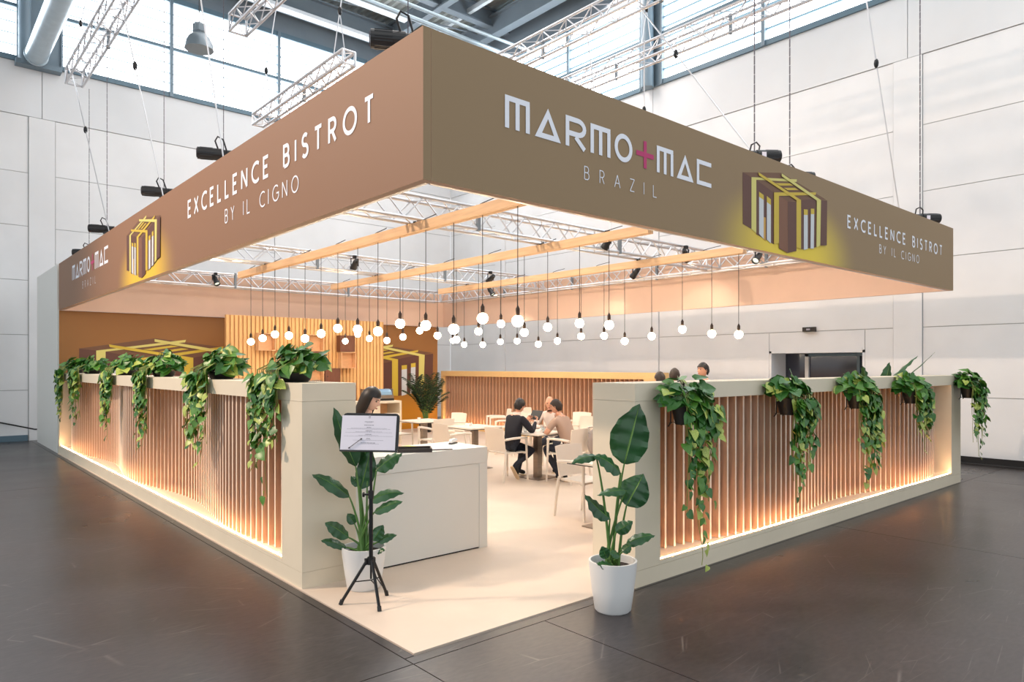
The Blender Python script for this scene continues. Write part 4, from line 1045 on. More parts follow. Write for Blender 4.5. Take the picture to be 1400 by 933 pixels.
p = MB(); p.xf = B; p.cyl((-0.155, -0.126, 0.012), (-0.06, -0.05, 0.012), 0.0022, n=6); p.cyl((-0.155, -0.126, 0.012), (-0.147, -0.119, 0.012), 0.005, n=6); p.cyl((-0.068, -0.056, 0.012), (-0.06, -0.05, 0.012), 0.005, n=6)
p.build('page_holder', M['black_metal'], ms)

# ------------------------------------------------------------------ big-leaved pot plants
def blade(base, tip, width, up, arch, name, parent, twist=0.0, fold=0.16, mats=None):
    """One leaf: midrib from base to tip bowed along `up`, two rippled halves, a pale midrib."""
    base, tip, up = Vector(base), Vector(tip), Vector(up).normalized()
    ax = tip - base; L = ax.length
    n = 12; vs = []; fs = []; mi = []
    side0 = ax.normalized().cross(up).normalized()
    for i in range(n + 1):
        t = i / n
        p = base + ax * t + up * arch * L * 4 * t * (1 - t)
        w = width / 2 * (math.sin(PI * min(1, t * 0.94 + 0.06)) ** 0.62) * (1.0 - 0.30 * t) * (1 - 0.45 * t ** 5) * (1 if i < n else 0.05)
        if i == 0: w = width * 0.06
        s = (Matrix.Rotation(twist * t, 3, ax.normalized()) @ side0)
        nrm = s.cross(ax.normalized())
        rp = 0.012 * math.sin(i * 2.1) * (width / 0.2)
        for q in (-1, -0.55, -0.045, 0, 0.045, 0.55, 1):
            lift = -nrm * (abs(q) ** 1.4 * w * fold * 2) + nrm * (rp * abs(q)) + (nrm * -0.004 if q == 0 else Vector())
            vs.append(p + s * w * q + lift)
    for i in range(n):
        for j in range(6):
            fs.append((i * 7 + j, i * 7 + j + 1, (i + 1) * 7 + j + 1, (i + 1) * 7 + j)); mi.append(1 if j in (2, 3) else 0)
    mb = MB()
    o = len(mb.v); mb.v += vs; mb.f += fs; mb.m += mi
    return mb.build(name, mats or [M['leaf_big'], M['leaf_rib']], parent, True)
def pot(t, r0, r1, h, m=None):
    MB().lathe([(0.0, 0.0), (r0 - 0.012, 0.0), (r0, 0.012), (r0 + (r1 - r0) * 0.55, h * 0.45), (r1, h * 0.86), (r1 + 0.003, h), (r1 - 0.012, h), (r1 - 0.016, h * 0.86), (r1 - 0.02, h * 0.85), (0, h * 0.85)], 36).build('pot', m or M['pot_white'], t, True)
    MB().lathe([(r1 - 0.018, h * 0.855), (0.0, h * 0.9)], 24).build('soil', M['soil'], t, True)
def big_plant(label, loc, r0, r1, h, s, u0, vfloor, leaves, stems_extra=()):
    """leaves: (base u, v, tip u, v, width px, depth at base, depth at tip, arch, facing) measured in the photograph's scale s around the pot"""
    t = thing('potted_strelitzia', label, 'plant', loc)
    pot(t, r0, r1, h)
    def P(u, v, d): return R_AX * ((u - u0) * s) + D_AX * d + Vector((0, 0, 1.8 - loc[2] - (v - 501) * s))
    random.seed(11)
    for i, (bu, bv, tu, tv, w, d0, d1, arch, face) in enumerate(leaves):
        b, e = P(bu, bv, d0), P(tu, tv, d1)
        r = Vector((random.uniform(-0.04, 0.04), random.uniform(-0.04, 0.04), h * 0.87))
        mid = Vector((r.x * 0.6 + b.x * 0.35, r.y * 0.6 + b.y * 0.35, r.z + (b.z - r.z) * 0.62))
        pts = [r * (1 - q) ** 2 + mid * 2 * q * (1 - q) + b * q * q for q in [x / 7 for x in range(8)]]
        MB().tube(pts, 0.0125, 7, r_end=0.006).build('stem', M['stem'], t, True)
        up = {'cam': -D_AX + Vector((0, 0, 0.35)), 'up': Vector((0, 0, 1)) - D_AX * 0.95, 'left': -R_AX * 0.35 - D_AX, 'right': R_AX * 0.8 - D_AX * 0.6}[face]
        blade(b, e, w * s * 1.25, up, arch, 'leaf', t, random.uniform(-0.3, 0.3))
    return t
big_plant('tall strelitzia in a white pot behind the menu stand', (2.82, 5.06, 0.006), 0.135, 0.175, 0.335, 0.00585, 491, 0, [
    (479, 640, 449, 558, 27, 0.02, 0.0, 0.03, 'left'), (472, 681, 425, 648, 20, -0.03, -0.12, 0.12, 'up'), (486, 672, 499, 616, 26, 0.03, 0.06, 0.0, 'cam'),
    (508, 646, 542, 623, 24, 0.02, 0.08, 0.10, 'up'), (501, 688, 547, 677, 17, -0.02, 0.0, 0.18, 'up'), (507, 702, 547, 686, 15, -0.05, -0.08, 0.08, 'up'),
    (472, 736, 443, 713, 19, -0.06, -0.13, 0.10, 'up'), (468, 751, 438, 737, 13, -0.03, -0.14, 0.10, 'up'), (476, 722, 464, 709, 13, 0.06, 0.10, 0.1, 'up'),
    (511, 744, 537, 735, 12, -0.02, 0.0, 0.12, 'up'), (505, 741, 519, 720, 17, -0.04, -0.03, 0.0, 'cam'), (510, 754, 524, 751, 10, -0.08, -0.12, 0.1, 'up'),
    (484, 668, 470, 655, 12, 0.03, 0.08, 0.05, 'up'), (494, 660, 488, 606, 22, 0.05, 0.1, 0.02, 'cam')])
big_plant('strelitzia with one big upright leaf in a white pot by the right pillar', (3.955, 3.40, 0.0), 0.135, 0.175, 0.37, 0.00545, 836, 0, [
    (852, 634, 873, 552, 50, 0.02, 0.02, 0.02, 'cam'), (846, 645, 808, 620, 24, -0.02, -0.10, 0.14, 'up'), (812, 621, 777, 629, 15, -0.06, -0.16, 0.10, 'up'),
    (854, 689, 879, 648, 40, -0.02, 0.04, 0.05, 'cam'), (831, 706, 796, 671, 22, -0.04, -0.10, -0.06, 'up'), (852, 668, 812, 672, 15, -0.05, -0.12, 0.10, 'up'),
    (853, 740, 891, 728, 17, -0.05, -0.06, 0.16, 'up'), (838, 722, 860, 707, 17, -0.09, -0.10, 0.04, 'cam'), (826, 758, 819, 741, 14, -0.08, -0.09, 0.03, 'cam'),
    (834, 768, 811, 761, 15, -0.10, -0.14, 0.05, 'up'), (842, 752, 828, 747, 12, -0.12, -0.14, 0.1, 'up'), (846, 748, 858, 738, 13, -0.10, -0.10, 0.1, 'up')])
# leaves of a plant that stands inside, looking over the right partition
t = thing('potted_strelitzia', 'plant inside the stand whose broad leaves rise above the right partition', 'plant', (11.75, 4.45, 0.006))
pot(t, 0.15, 0.19, 0.4)
for b, e, w, up, ar in (((0.0, 0, 1.5), (0.42, -0.32, 1.96), 0.17, (0, 0, 1), 0.04), ((0.05, 0.0, 1.45), (0.62, -0.50, 2.02), 0.06, (0, 0, 1), -0.05), ((-0.05, 0, 1.45), (0.02, -0.05, 1.86), 0.20, (-0.6, -0.8, 0), 0.0), ((-0.3, 0.15, 1.4), (-0.62, 0.1, 1.80), 0.26, (-0.3, -0.8, 0), 0.0)):
    MB().tube([(0, 0, 0.36), (b[0] * 0.5, b[1] * 0.5, 0.9), b], 0.014, 7, r_end=0.007).build('stem', M['stem'], t, True)
    blade(b, e, w, up, ar, 'leaf', t)

# palm in the far corner of the stand
t = thing('potted_palm', 'dark green feathery palm in the corner by the brown wall', 'plant', (10.75, 15.9, 0.006))
pot(t, 0.15, 0.2, 0.36, M['black'])
random.seed(5)
lf = MB(); lf.add([(0, 0, 0), (0.016, 0.16, 0.0), (0, 0.34, -0.03), (-0.016, 0.16, 0.0)], [(0, 1, 2, 3)]); 
for k in range(24):
    a = k * 2.4; h = random.uniform(0.95, 1.62); rr = random.uniform(0.25, 0.6)
    tip = Vector((math.cos(a) * rr, math.sin(a) * rr, h)); mid = Vector((tip.x * 0.25, tip.y * 0.25, h * 0.8))
    root = Vector((math.cos(a) * 0.05, math.sin(a) * 0.05, 0.33))
    pts = [root * (1 - q) ** 2 + mid * 2 * q * (1 - q) + tip * q * q for q in [x / 14 for x in range(15)]]
    fr = MB().tube(pts, 0.008, 5, r_end=0.003).build('frond_stem', M['stem'], t, True)
    lv = MB()
    for i in range(3, 15):
        p = pts[i]; d = (pts[min(i + 1, 14)] - pts[i - 1]).normalized(); sd = d.cross(Vector((0, 0, 1))).normalized()
        for sg_ in (-1, 1):
            l = 0.38 * (1.1 - abs(i - 8) / 9.0)
            e = p + sd * sg_ * l * 0.75 + d * l * 0.6 + Vector((0, 0, -0.08))
            c = d * 0.022; mm_ = (p + e) / 2 + Vector((0, 0, 0.02))
            lv.add([p, mm_ + c, e, mm_ - c], [(0, 1, 2, 3)])
    o = lv.build('frond_leaflets', M['palm'], fr); o['kind'] = 'stuff'

# ------------------------------------------------------------------ trailing pothos in black pots along the partitions
def pothos_mesh(seed, m):
    r = random.Random(seed); mb = MB()
    o = [(0, 0.0), (0.24, -0.13), (0.46, -0.05), (0.53, 0.2), (0.42, 0.52), (0.2, 0.82), (0, 1.06)]
    z = lambda x, y: 0.22 * abs(x) - 0.22 * max(0, y - 0.3) ** 2 + 0.05 * r.uniform(-1, 1)
    mid = [(0, 0.0), (0, 0.2), (0, 0.5), (0, 0.8), (0, 1.06)]
    vs = [(x, y, z(x, y)) for x, y in mid]
    R = [(x, y, z(x, y)) for x, y in o[1:-1]]; Lf = [(-x, y, z(x, y)) for x, y in o[1:-1]]
    vs += R + Lf
    def half(b, fl):
        f = [(0, b, b + 1, 1), (1, b + 1, b + 2), (1, b + 2, b + 3, 2), (2, b + 3, b + 4, 3), (3, b + 4, 4)]
        return [tuple(reversed(q)) for q in f] if fl else f
    mb.add(vs, half(5, False) + half(10, True))
    return mb.mesh('leaf', m, True)
PM = [pothos_mesh(1, M['pothos_dark']), pothos_mesh(2, M['pothos_dark']), pothos_mesh(3, M['pothos_mid']), pothos_mesh(4, M['pothos_mid']), pothos_mesh(5, M['pothos_pale'])]
def put_leaf(t, rnd, p, nrm, down, size, pale=0.15):
    nrm = (nrm + Vector((rnd.uniform(-.6, .6), rnd.uniform(-.6, .6), rnd.uniform(-.35, .55)))).normalized()
    y = (down + Vector((rnd.uniform(-.8, .8), rnd.uniform(-.8, .8), rnd.uniform(-.3, .3))))
    y = (y - nrm * y.dot(nrm))
    if y.length < 0.1: y = nrm.orthogonal()
    y.normalize(); x = y.cross(nrm)
    m = Matrix((x, y, nrm)).transposed().to_4x4() @ Matrix.Scale(size, 4)
    m.translation = p
    q = rnd.random()
    me = PM[4] if q < pale else PM[rnd.choice((2, 3))] if q < pale + 0.38 else PM[rnd.choice((0, 1))]
    put('leaf', me, t, mtx=m)
def pothos(label, loc, out, seed, vines, mound, hang=True, pale=0.16, leaf=0.085, wide=0.24):
    """out: unit vector away from the partition face; vines: (offset along the wall, length)"""
    rnd = random.Random(seed)
    t = thing('hanging_pothos', label, 'plant', loc, group='trailing pothos along the partitions')
    out = Vector(out); al = Vector((-out.y, out.x, 0))
    if hang:
        MB().lathe([(0, -0.17), (0.085, -0.17), (0.12, -0.02), (0.126, 0.0), (0.114, 0.0), (0.108, -0.03), (0, -0.03)], 20).build('pot', M['black'], t, True)
        hk = MB()
        for sa in (-0.09, 0.09):
            b = al * sa - out * 0.10
            hk.tube([b - out * 0.045 + Vector((0, 0, 0.185)), b + Vector((0, 0, 0.19)), b + out * 0.02 + Vector((0, 0, 0.17)), b + out * 0.015 + Vector((0, 0, -0.16)), b - out * 0.01 + Vector((0, 0, -0.19))], 0.006, 6)
        hk.tube([al * -0.1 - out * 0.09 + Vector((0, 0, -0.16)), al * 0.1 - out * 0.09 + Vector((0, 0, -0.16))], 0.005, 5)
        hk.build('hook', M['black_metal'], t)
    else:
        MB().lathe([(0, 0.0), (0.11, 0.0), (0.135, 0.03), (0.145, 0.08), (0.135, 0.08), (0.12, 0.05), (0, 0.05)], 24).build('pot', M['black'], t, True)
        hk = MB()
        for sa in (-0.05, 0.05):
            hk.tube([al * (sa - 0.2) - out * 0.05 + Vector((0, 0, 0.0)), al * (sa - 0.2) - out * 0.05 + Vector((0, 0, 0.13)), al * (sa - 0.2) + Vector((0, 0, 0.17)), al * (sa - 0.2) + out * 0.05 + Vector((0, 0, 0.13)), al * (sa - 0.2) + out * 0.05 + Vector((0, 0, 0.0))], 0.005, 6)
        hk.build('hook', M['black_metal'], t)
    top = Vector((0, 0, 0.0 if hang else 0.08))
    hm = 0.24 if hang else 0.26
    for k in range(mound):
        a = rnd.uniform(0, 2 * PI); r = rnd.random() ** 0.55 * wide; hh = rnd.uniform(0.02, hm) * (1 - (r / (wide * 1.25)) ** 2)
        ix = al * (r * math.cos(a)) + out * (r * math.sin(a) * (0.55 if hang else 0.62))
        if not hang and ix.dot(out) > 0: hh *= 1.0
        p = top + ix + Vector((0, 0, hh))
        d = (ix.normalized() + Vector((0, 0, rnd.uniform(-0.5, 0.7))))
        put_leaf(t, rnd, p, (Vector((0, 0, 0.7)) + out * 0.6 + ix * 1.5).normalized(), d, leaf * rnd.uniform(0.85, 1.35), pale * 0.6)
    st = MB()
    for k in range(max(6, mound // 9)):
        a = rnd.uniform(0, 2 * PI); r = rnd.uniform(0.5, 1) * wide * 0.8
        e = al * (r * math.cos(a)) + out * (r * math.sin(a) * 0.6)
        st.tube([top + e * 0.2, top + e * 0.6 + Vector((0, 0, 0.10)), top + e + Vector((0, 0, rnd.uniform(0.0, 0.1)))], 0.004, 4)
    for (o, L) in vines:
        edge = out * (0.12 if hang else -loc_edge(loc, out) + 0.05)
        p = top + al * o * 0.6 + out * 0.02; q = top + al * o + edge + Vector((0, 0, 0.03))
        pts = [p, (p + q) / 2 + Vector((0, 0, 0.08)), q]
        cur = q.copy(); n = max(3, int(L / 0.055)); ph = rnd.uniform(0, 6); am = rnd.uniform(0.005, 0.02)
        for i in range(n):
            cur = cur + Vector((0, 0, -L / n)) + al * am * math.sin(ph + i * 0.55) + out * 0.004 * math.cos(ph + i * 0.7)
            pts.append(cur.copy())
            f = i / n
            if rnd.random() < 0.93 - 0.25 * f:
                s_ = leaf * rnd.uniform(0.75, 1.25) * (1 - 0.35 * f)
                pp = cur + al * rnd.uniform(-0.045, 0.045) + out * rnd.uniform(0.0, 0.05)
                put_leaf(t, rnd, pp, out + Vector((0, 0, 0.35)), Vector((0, 0, -1)), s_, pale + 0.25 * f)
        st.tube(pts, 0.0035, 4)
    st.build('vine', M['vine'], t)['kind'] = 'stuff'
    return t
def loc_edge(loc, out):
    """distance from the pot's middle to the partition's outer face along `out` (negative: face lies further out)"""
    return -( (loc[0] - 2.42) if abs(out[0]) > 0.5 else (loc[1] - 3.60))
def vl(rnd_seed, n, spread, lo, hi, longest):
    r = random.Random(rnd_seed); v = [(r.uniform(-spread, spread), lo + (hi - lo) * r.random() ** 1.6) for _ in range(n)]
    v[0] = (v[0][0] * 0.4, longest); return v
LP = [(16.35, 1.0, 'farthest, at the back end'), (14.7, 1.05, 'fifth from the end pillar'), (12.1, 1.1, 'fourth from the end pillar'), (10.05, 1.02, 'third from the end pillar'), (7.80, 1.0, 'second from the end pillar'), (5.92, 1.1, 'nearest, beside the end pillar')]
for i, (y, L, wh) in enumerate(LP):
    near = i >= 3
    pothos('trailing pothos on top of the left partition, ' + wh, (2.62, y, 1.66), (-1, 0, 0), 40 + i, vl(70 + i, 24, 0.25, 0.25, 0.9, L), 120 if near else 95, hang=False, leaf=0.1 if near else 0.108, wide=0.31)
RP = [(4.93, 0.98, 'nearest, beside the end pillar', 10), (6.68, 1.0, 'second from the end pillar', 18), (8.28, 1.1, 'middle one of five', 20), (9.95, 0.82, 'fourth from the end pillar', 18), (12.25, 1.08, 'farthest, at the outer end', 18)]
for i, (x, L, wh, nv) in enumerate(RP):
    vs = vl(90 + i, nv + 6, 0.25, 0.22, 0.9 if i != 3 else 0.66, L)
    if i == 0: vs = [(o * 0.9 + 0.06, l) for o, l in vs] + [(0.06, 1.36), (-0.15, 0.95), (-0.1, 0.7)]
    pothos('trailing pothos hooked on the right partition, ' + wh, (x, 3.60 - 0.155, 1.485), (0, -1, 0), 60 + i, vs, 110, hang=True, leaf=0.088 if i == 0 else 0.1, wide=0.27)
# ------------------------------------------------------------------ people
def skin_body(bones, radii, pts):
    """Grows one continuous surface over the skeleton; returns evaluated mesh vertices and faces."""
    names = list(pts.keys()); idx = {n: i for i, n in enumerate(names)}
    me = bpy.data.meshes.new('skeleton')
    me.from_pydata([tuple(pts[n]) for n in names], [(idx[a], idx[b]) for a, b in bones], [])
    ob = bpy.data.objects.new('skeleton', me); COL.objects.link(ob)
    md = ob.modifiers.new('Skin', 'SKIN'); md.use_smooth_shade = True
    md.branch_smoothing = 0.4
    sv = me.skin_vertices[0].data
    for n, i in idx.items():
        r = radii[n]; sv[i].radius = (r, r) if not isinstance(r, tuple) else r
        sv[i].use_root = (n == 'pelvis')
    sd = ob.modifiers.new('Sub', 'SUBSURF'); sd.levels = 2; sd.render_levels = 2
    dg = bpy.context.evaluated_depsgraph_get()
    ev = ob.evaluated_get(dg); m2 = ev.to_mesh()
    vs = [v.co.copy() for v in m2.vertices]; fs = [tuple(p.vertices) for p in m2.polygons]
    ev.to_mesh_clear(); bpy.data.objects.remove(ob); bpy.data.meshes.remove(me)
    return vs, fs

def seg_dist(p, a, b):
    ab = b - a; t = max(0, min(1, (p - a).dot(ab) / max(1e-9, ab.length_squared)))
    return (p - (a + ab * t)).length

def hand(mb, wrist, direction, palm_n, thumb_side, curl, mi):
    """Palm and five bent fingers of unequal length; thumb leaves the side of the palm."""
    d = Vector(direction).normalized(); n = Vector(palm_n); n = (n - d * n.dot(d)).normalized(); s = d.cross(n) * thumb_side
    w = Vector(wrist); e = w + d * 0.085
    prev = len(mb.v)
    ring = []
    for k, (f, hw, ht) in enumerate(((0.0, 0.026, 0.019), (0.35, 0.036, 0.017), (0.75, 0.041, 0.014), (1.0, 0.039, 0.011))):
        c = w + d * 0.085 * f
        ring += [c + s * hw * math.cos(a) + n * ht * math.sin(a) for a in [2 * PI * j / 10 for j in range(10)]]
    mb.add(ring, [(i * 10 + j, i * 10 + (j + 1) % 10, (i + 1) * 10 + (j + 1) % 10, (i + 1) * 10 + j) for i in range(3) for j in range(10)] + [tuple(range(9, -1, -1)), tuple(range(30, 40))], mi)
    for k, (o, L) in enumerate(((0.029, 0.072), (0.010, 0.080), (-0.010, 0.075), (-0.028, 0.060))):
        p = e + s * o - d * 0.008; q = [p]; a = 0.15
        for b in range(3):
            a += curl * (0.8 + 0.15 * k) ; q.append(q[-1] + (d * math.cos(a) + n * math.sin(a)) * L * (0.42, 0.32, 0.26)[b])
        mb.tube(q, 0.0092, 7, mi, r_end=0.0065)
    p = w + d * 0.028 + s * 0.03; q = [p, p + (d * 0.55 + s * 0.75 + n * 0.3).normalized() * 0.034, p + (d * 0.8 + s * 0.6 + n * 0.45).normalized() * 0.062, p + (d * 0.95 + s * 0.35 + n * 0.6).normalized() * 0.082]
    mb.tube(q, 0.0115, 7, mi, r_end=0.008)

def head(mb, hm, c, yaw, pitch, roll, skin_i, eye_i, lip_i, brow_i, beard_i=None):
    """A head with brow, eyes, nose, mouth, chin and ears, added to the body mesh; returns its matrix. Faces +y before turning."""
    X = Matrix.Translation(c) @ Euler((pitch, roll, yaw), 'XYZ').to_matrix().to_4x4()
    mb.xf = X
    nu, nv = 24, 18; vs = []
    for i in range(nv + 1):
        t = PI * i / nv
        for j in range(nu):
            p = 2 * PI * j / nu
            x, y, z = math.sin(t) * math.cos(p), math.sin(t) * math.sin(p), math.cos(t)
            k = max(0, -z)
            px = 0.076 * x * (1 - 0.32 * k ** 1.5); py = 0.096 * y * (1 - 0.12 * k); pz = 0.118 * z
            if y > 0: py += 0.012 * k * y                       # jaw forward
            if y < 0 and z < 0: py *= 1 - 0.3 * k
            if y > 0.55:                                        # face plane, brow and eye hollows
                py -= 0.006 * (y - 0.55)
                for sx in (-0.42, 0.42): py -= 0.010 * math.exp(-((x - sx) ** 2 / 0.03 + (z - 0.08) ** 2 / 0.012))
                py += 0.004 * math.exp(-((z - 0.26) ** 2 / 0.01))
            vs.append((px, py, pz))
    mb.add(vs, [(i * nu + j, (i + 1) * nu + j, (i + 1) * nu + (j + 1) % nu, i * nu + (j + 1) % nu) for i in range(nv) for j in range(nu)], skin_i)
    mb.add([(0, 0.094, 0.022), (-0.011, 0.088, -0.02), (0.011, 0.088, -0.02), (0, 0.117, -0.022), (-0.015, 0.087, -0.034), (0.015, 0.087, -0.034), (0, 0.09, -0.038)],
           [(0, 1, 3), (0, 3, 2), (1, 4, 3), (2, 3, 5), (4, 6, 3), (5, 3, 6)], skin_i)
    for sx in (-1, 1):
        mb.ball((sx * 0.031, 0.079, 0.009), 0.0125, 10, 6, eye_i, sc=(1.15, 0.6, 0.5))
        mb.add([(sx * 0.014, 0.093, 0.028), (sx * 0.032, 0.091, 0.034), (sx * 0.05, 0.078, 0.027), (sx * 0.05, 0.079, 0.022), (sx * 0.032, 0.092, 0.028), (sx * 0.014, 0.094, 0.022)], [(0, 1, 4, 5), (1, 2, 3, 4)] if sx < 0 else [(5, 4, 1, 0), (4, 3, 2, 1)], brow_i)
        mb.ball((sx * 0.075, -0.004, -0.006), 0.03, 10, 8, skin_i, sc=(0.3, 0.62, 1.0))
    mb.ball((0, 0.092, -0.062), 0.022, 10, 6, lip_i, sc=(1.0, 0.35, 0.32))
    mb.xf = None
    return X

def hair_cap(X, name, m, parent, line=0.055, back=-0.08, thick=0.012, crown=0.0, side=0.0):
    """Short hair: a shell over the skull that stops at the hairline."""
    nu, nv = 24, 16; vs = []; keep = []
    for i in range(nv + 1):
        t = PI * 0.72 * i / nv
        for j in range(nu):
            p = 2 * PI * j / nu
            x, y, z = math.sin(t) * math.cos(p), math.sin(t) * math.sin(p), math.cos(t)
            yy_ = math.sin(p); zl = line + (-0.005 - line) * max(0, min(1, (0.6 - yy_) / 0.45)) + (back + 0.005) * max(0, min(1, (0.1 - yy_) / 0.6))
            rp = 1 + 0.035 * math.sin(j * 3.1 + i * 1.7) + 0.02 * math.sin(j * 7.7 + i * 5.1)
            zz = max(z * (0.118 + thick), zl + 0.006 * math.sin(j * 5.3))
            tr = 1.0 if z * (0.118 + thick) > zl else 0.97
            vs.append((x * (0.076 + thick * 0.8) * rp * tr, y * (0.096 + thick) * rp * tr, zz * (1 + 0.02 * math.sin(j * 2.0 + i))))
    mb = MB(); mb.xf = X
    mb.add(vs, [(i * nu + j, (i + 1) * nu + j, (i + 1) * nu + (j + 1) % nu, i * nu + (j + 1) % nu) for i in range(nv) for j in range(nu)])
    return mb.build(name, m, parent, True)

def person(label, loc, rz, J, cols, look, hands, height_r=1.0, bulk=1.0, shirt_arm='wrist', hair='short', hair_m='hair', skin_m='skin', shoe='black', bald=False):
    """J: joint positions in the person's frame (facing +y, right hand at +x)."""
    t = thing('person', label, 'person', loc, rz)
    pts = {k: Vector(v) for k, v in J.items()}
    bones = [('pelvis', 'belly'), ('belly', 'chest'), ('chest', 'neck'), ('neck', 'skull')]
    rad = {'pelvis': 0.125, 'belly': 0.115, 'chest': 0.125, 'neck': 0.058, 'skull': 0.05}
    for s in 'LR':
        bones += [('chest', 'shoulder' + s), ('shoulder' + s, 'elbow' + s), ('elbow' + s, 'wrist' + s), ('pelvis', 'hip' + s), ('hip' + s, 'knee' + s), ('knee' + s, 'ankle' + s), ('ankle' + s, 'toe' + s)]
        rad.update({'shoulder' + s: 0.068, 'elbow' + s: 0.044, 'wrist' + s: 0.027, 'hip' + s: 0.092, 'knee' + s: 0.062, 'ankle' + s: 0.044, 'toe' + s: 0.034})
    rad = {k: v * height_r * (bulk if k in ('pelvis', 'belly', 'chest') or k[:5] in ('shoul', 'elbow') else 1) for k, v in rad.items()}
    vs, fs = skin_body(bones, rad, pts)
    MI = {'skin': 0, 'shirt': 1, 'trousers': 2, 'shoe': 3, 'sole': 4, 'eye': 5, 'lip': 6, 'brow': 7}
    mats = [M[skin_m], M[cols[0]], M[cols[1]], M[cols[2]], M['shoe_sole'], M['hair'], M['lip'], M[hair_m]]
    mb = MB(); mb.v = list(vs); mb.f = [list(f) for f in fs]
    def region(a, b):
        if a in ('belly', 'chest', 'pelvis') and b in ('belly', 'chest'): return 'shirt'
        if b == 'neck' : return 'neck'
        if b == 'skull': return 'skin'
        if b.startswith('shoulder'): return 'shirt'
        if b.startswith('elbow'): return 'shirt'
        if b.startswith('wrist'): return 'fore'
        if b.startswith('toe'): return 'shoe'
        return 'trousers'
    for f in fs:
        c = sum((vs[i] for i in f), Vector()) / len(f)
        a, b = min(bones, key=lambda e: seg_dist(c, pts[e[0]], pts[e[1]]) / (rad[e[0]] + rad[e[1]]))
        r = region(a, b)
        if r == 'neck': r = 'shirt' if (c - pts['neck']).length > 0.062 and c.z < pts['neck'].z - 0.01 else 'skin'
        if r == 'fore': r = 'shirt' if shirt_arm == 'wrist' else 'skin'
        if r == 'shirt' and shirt_arm == 'short' and b.startswith('elbow'):
            u = (c - pts[a]).dot(pts[b] - pts[a]) / (pts[b] - pts[a]).length_squared
            if u > 0.72: r = 'skin'
        if r == 'shoe' and c.z < min(pts[b].z, pts[a].z) - 0.018 * height_r: r = 'sole'
        mb.m.append(MI[r])
    X = head(mb, None, Vector(J['skull']) + Vector((0, 0.012, 0.085)), *look, MI['skin'], MI['eye'], MI['lip'], MI['brow'])
    for s, (d, n, curl) in hands.items():
        hand(mb, pts['wrist' + s], d, n, 1 if s == 'L' else -1, curl, MI['skin'])
    me = mb
    mesh = bpy.data.meshes.new('body'); mesh.from_pydata([tuple(v) for v in mb.v], [], mb.f)
    for m in mats: mesh.materials.append(m)
    mesh.polygons.foreach_set('material_index', mb.m); mesh.polygons.foreach_set('use_smooth', [True] * len(mesh.polygons)); mesh.update()
    put('body', mesh, t)
    for s in 'LR':
        d = (pts['toe' + s] - pts['ankle' + s]).normalized(); side = d.cross(Vector((0, 0, 1))).normalized()
        heel = pts['ankle' + s] - Vector((0, 0, 0.03)); ft = pts['toe' + s] + d * 0.03
        fd = (ft - heel); fd.normalize(); n = side.cross(fd).normalized()
        if (pts['knee' + s] - pts['ankle' + s]).dot(n) < 0: n = -n
        sm_ = MB(); q = []
        for (al_, w_) in ((-0.055, 0.022), (-0.04, 0.036), (0.04, 0.038), (0.13, 0.046), (0.19, 0.040), (0.215, 0.02)):
            p_ = heel + fd * al_ - n * 0.026
            q.append((p_, w_))
        up_ = [p_ + side * w_ for p_, w_ in q] + [p_ - side * w_ for p_, w_ in reversed(q)]
        lo_ = [p_ - n * 0.018 for p_ in up_]; k_ = len(up_)
        sm_.add(up_ + lo_, [tuple(range(k_)), tuple(range(2 * k_ - 1, k_ - 1, -1))] + [(i, k_ + i, k_ + (i + 1) % k_, (i + 1) % k_) for i in range(k_)])
        sm_.build('shoe_sole', M['shoe_sole'], t)
    if hair == 'short': hair_cap(X, 'hair', M[hair_m], t)
    elif hair == 'fringe': hair_cap(X, 'hair', M[hair_m], t, line=0.0, back=-0.07, thick=0.014)
    elif hair == 'long':
        mb = MB(); mb.xf = X; nu, nv = 24, 20; vs = []
        for i in range(nv + 1):
            f = i / nv
            for j in range(nu):
                p = 2 * PI * j / nu; cx, cy = math.cos(p), math.sin(p)
                if f < 0.5:
                    tt = f / 0.5 * PI / 2; x, y, z = math.sin(tt) * cx * 0.092, math.sin(tt) * cy * 0.112, math.cos(tt) * 0.134
                    if cy > 0.45 and f > 0.2: k = (f - 0.2) / 0.3; y -= 0.05 * k * (cy - 0.45); z = max(z, 0.066 - 0.02 * k)
                else:
                    g = (f - 0.5) / 0.5; x = cx * (0.092 + 0.012 * g); y = min(cy, 0.28) * 0.112 - 0.012 * g; z = -0.30 * g
                    if cy > 0.45: z = 0.046; x = cx * 0.09; y = 0.112 * 0.40 + (cy - 0.45) * 0.1
                vs.append((x * (1 + 0.02 * math.sin(j * 2.3)), y, z))
        mb.add(vs, [(i * nu + j, (i + 1) * nu + j, (i + 1) * nu + (j + 1) % nu, i * nu + (j + 1) % nu) for i in range(nv) for j in range(nu)])
        mb.build('hair', M[hair_m], t, True)
    return t, X

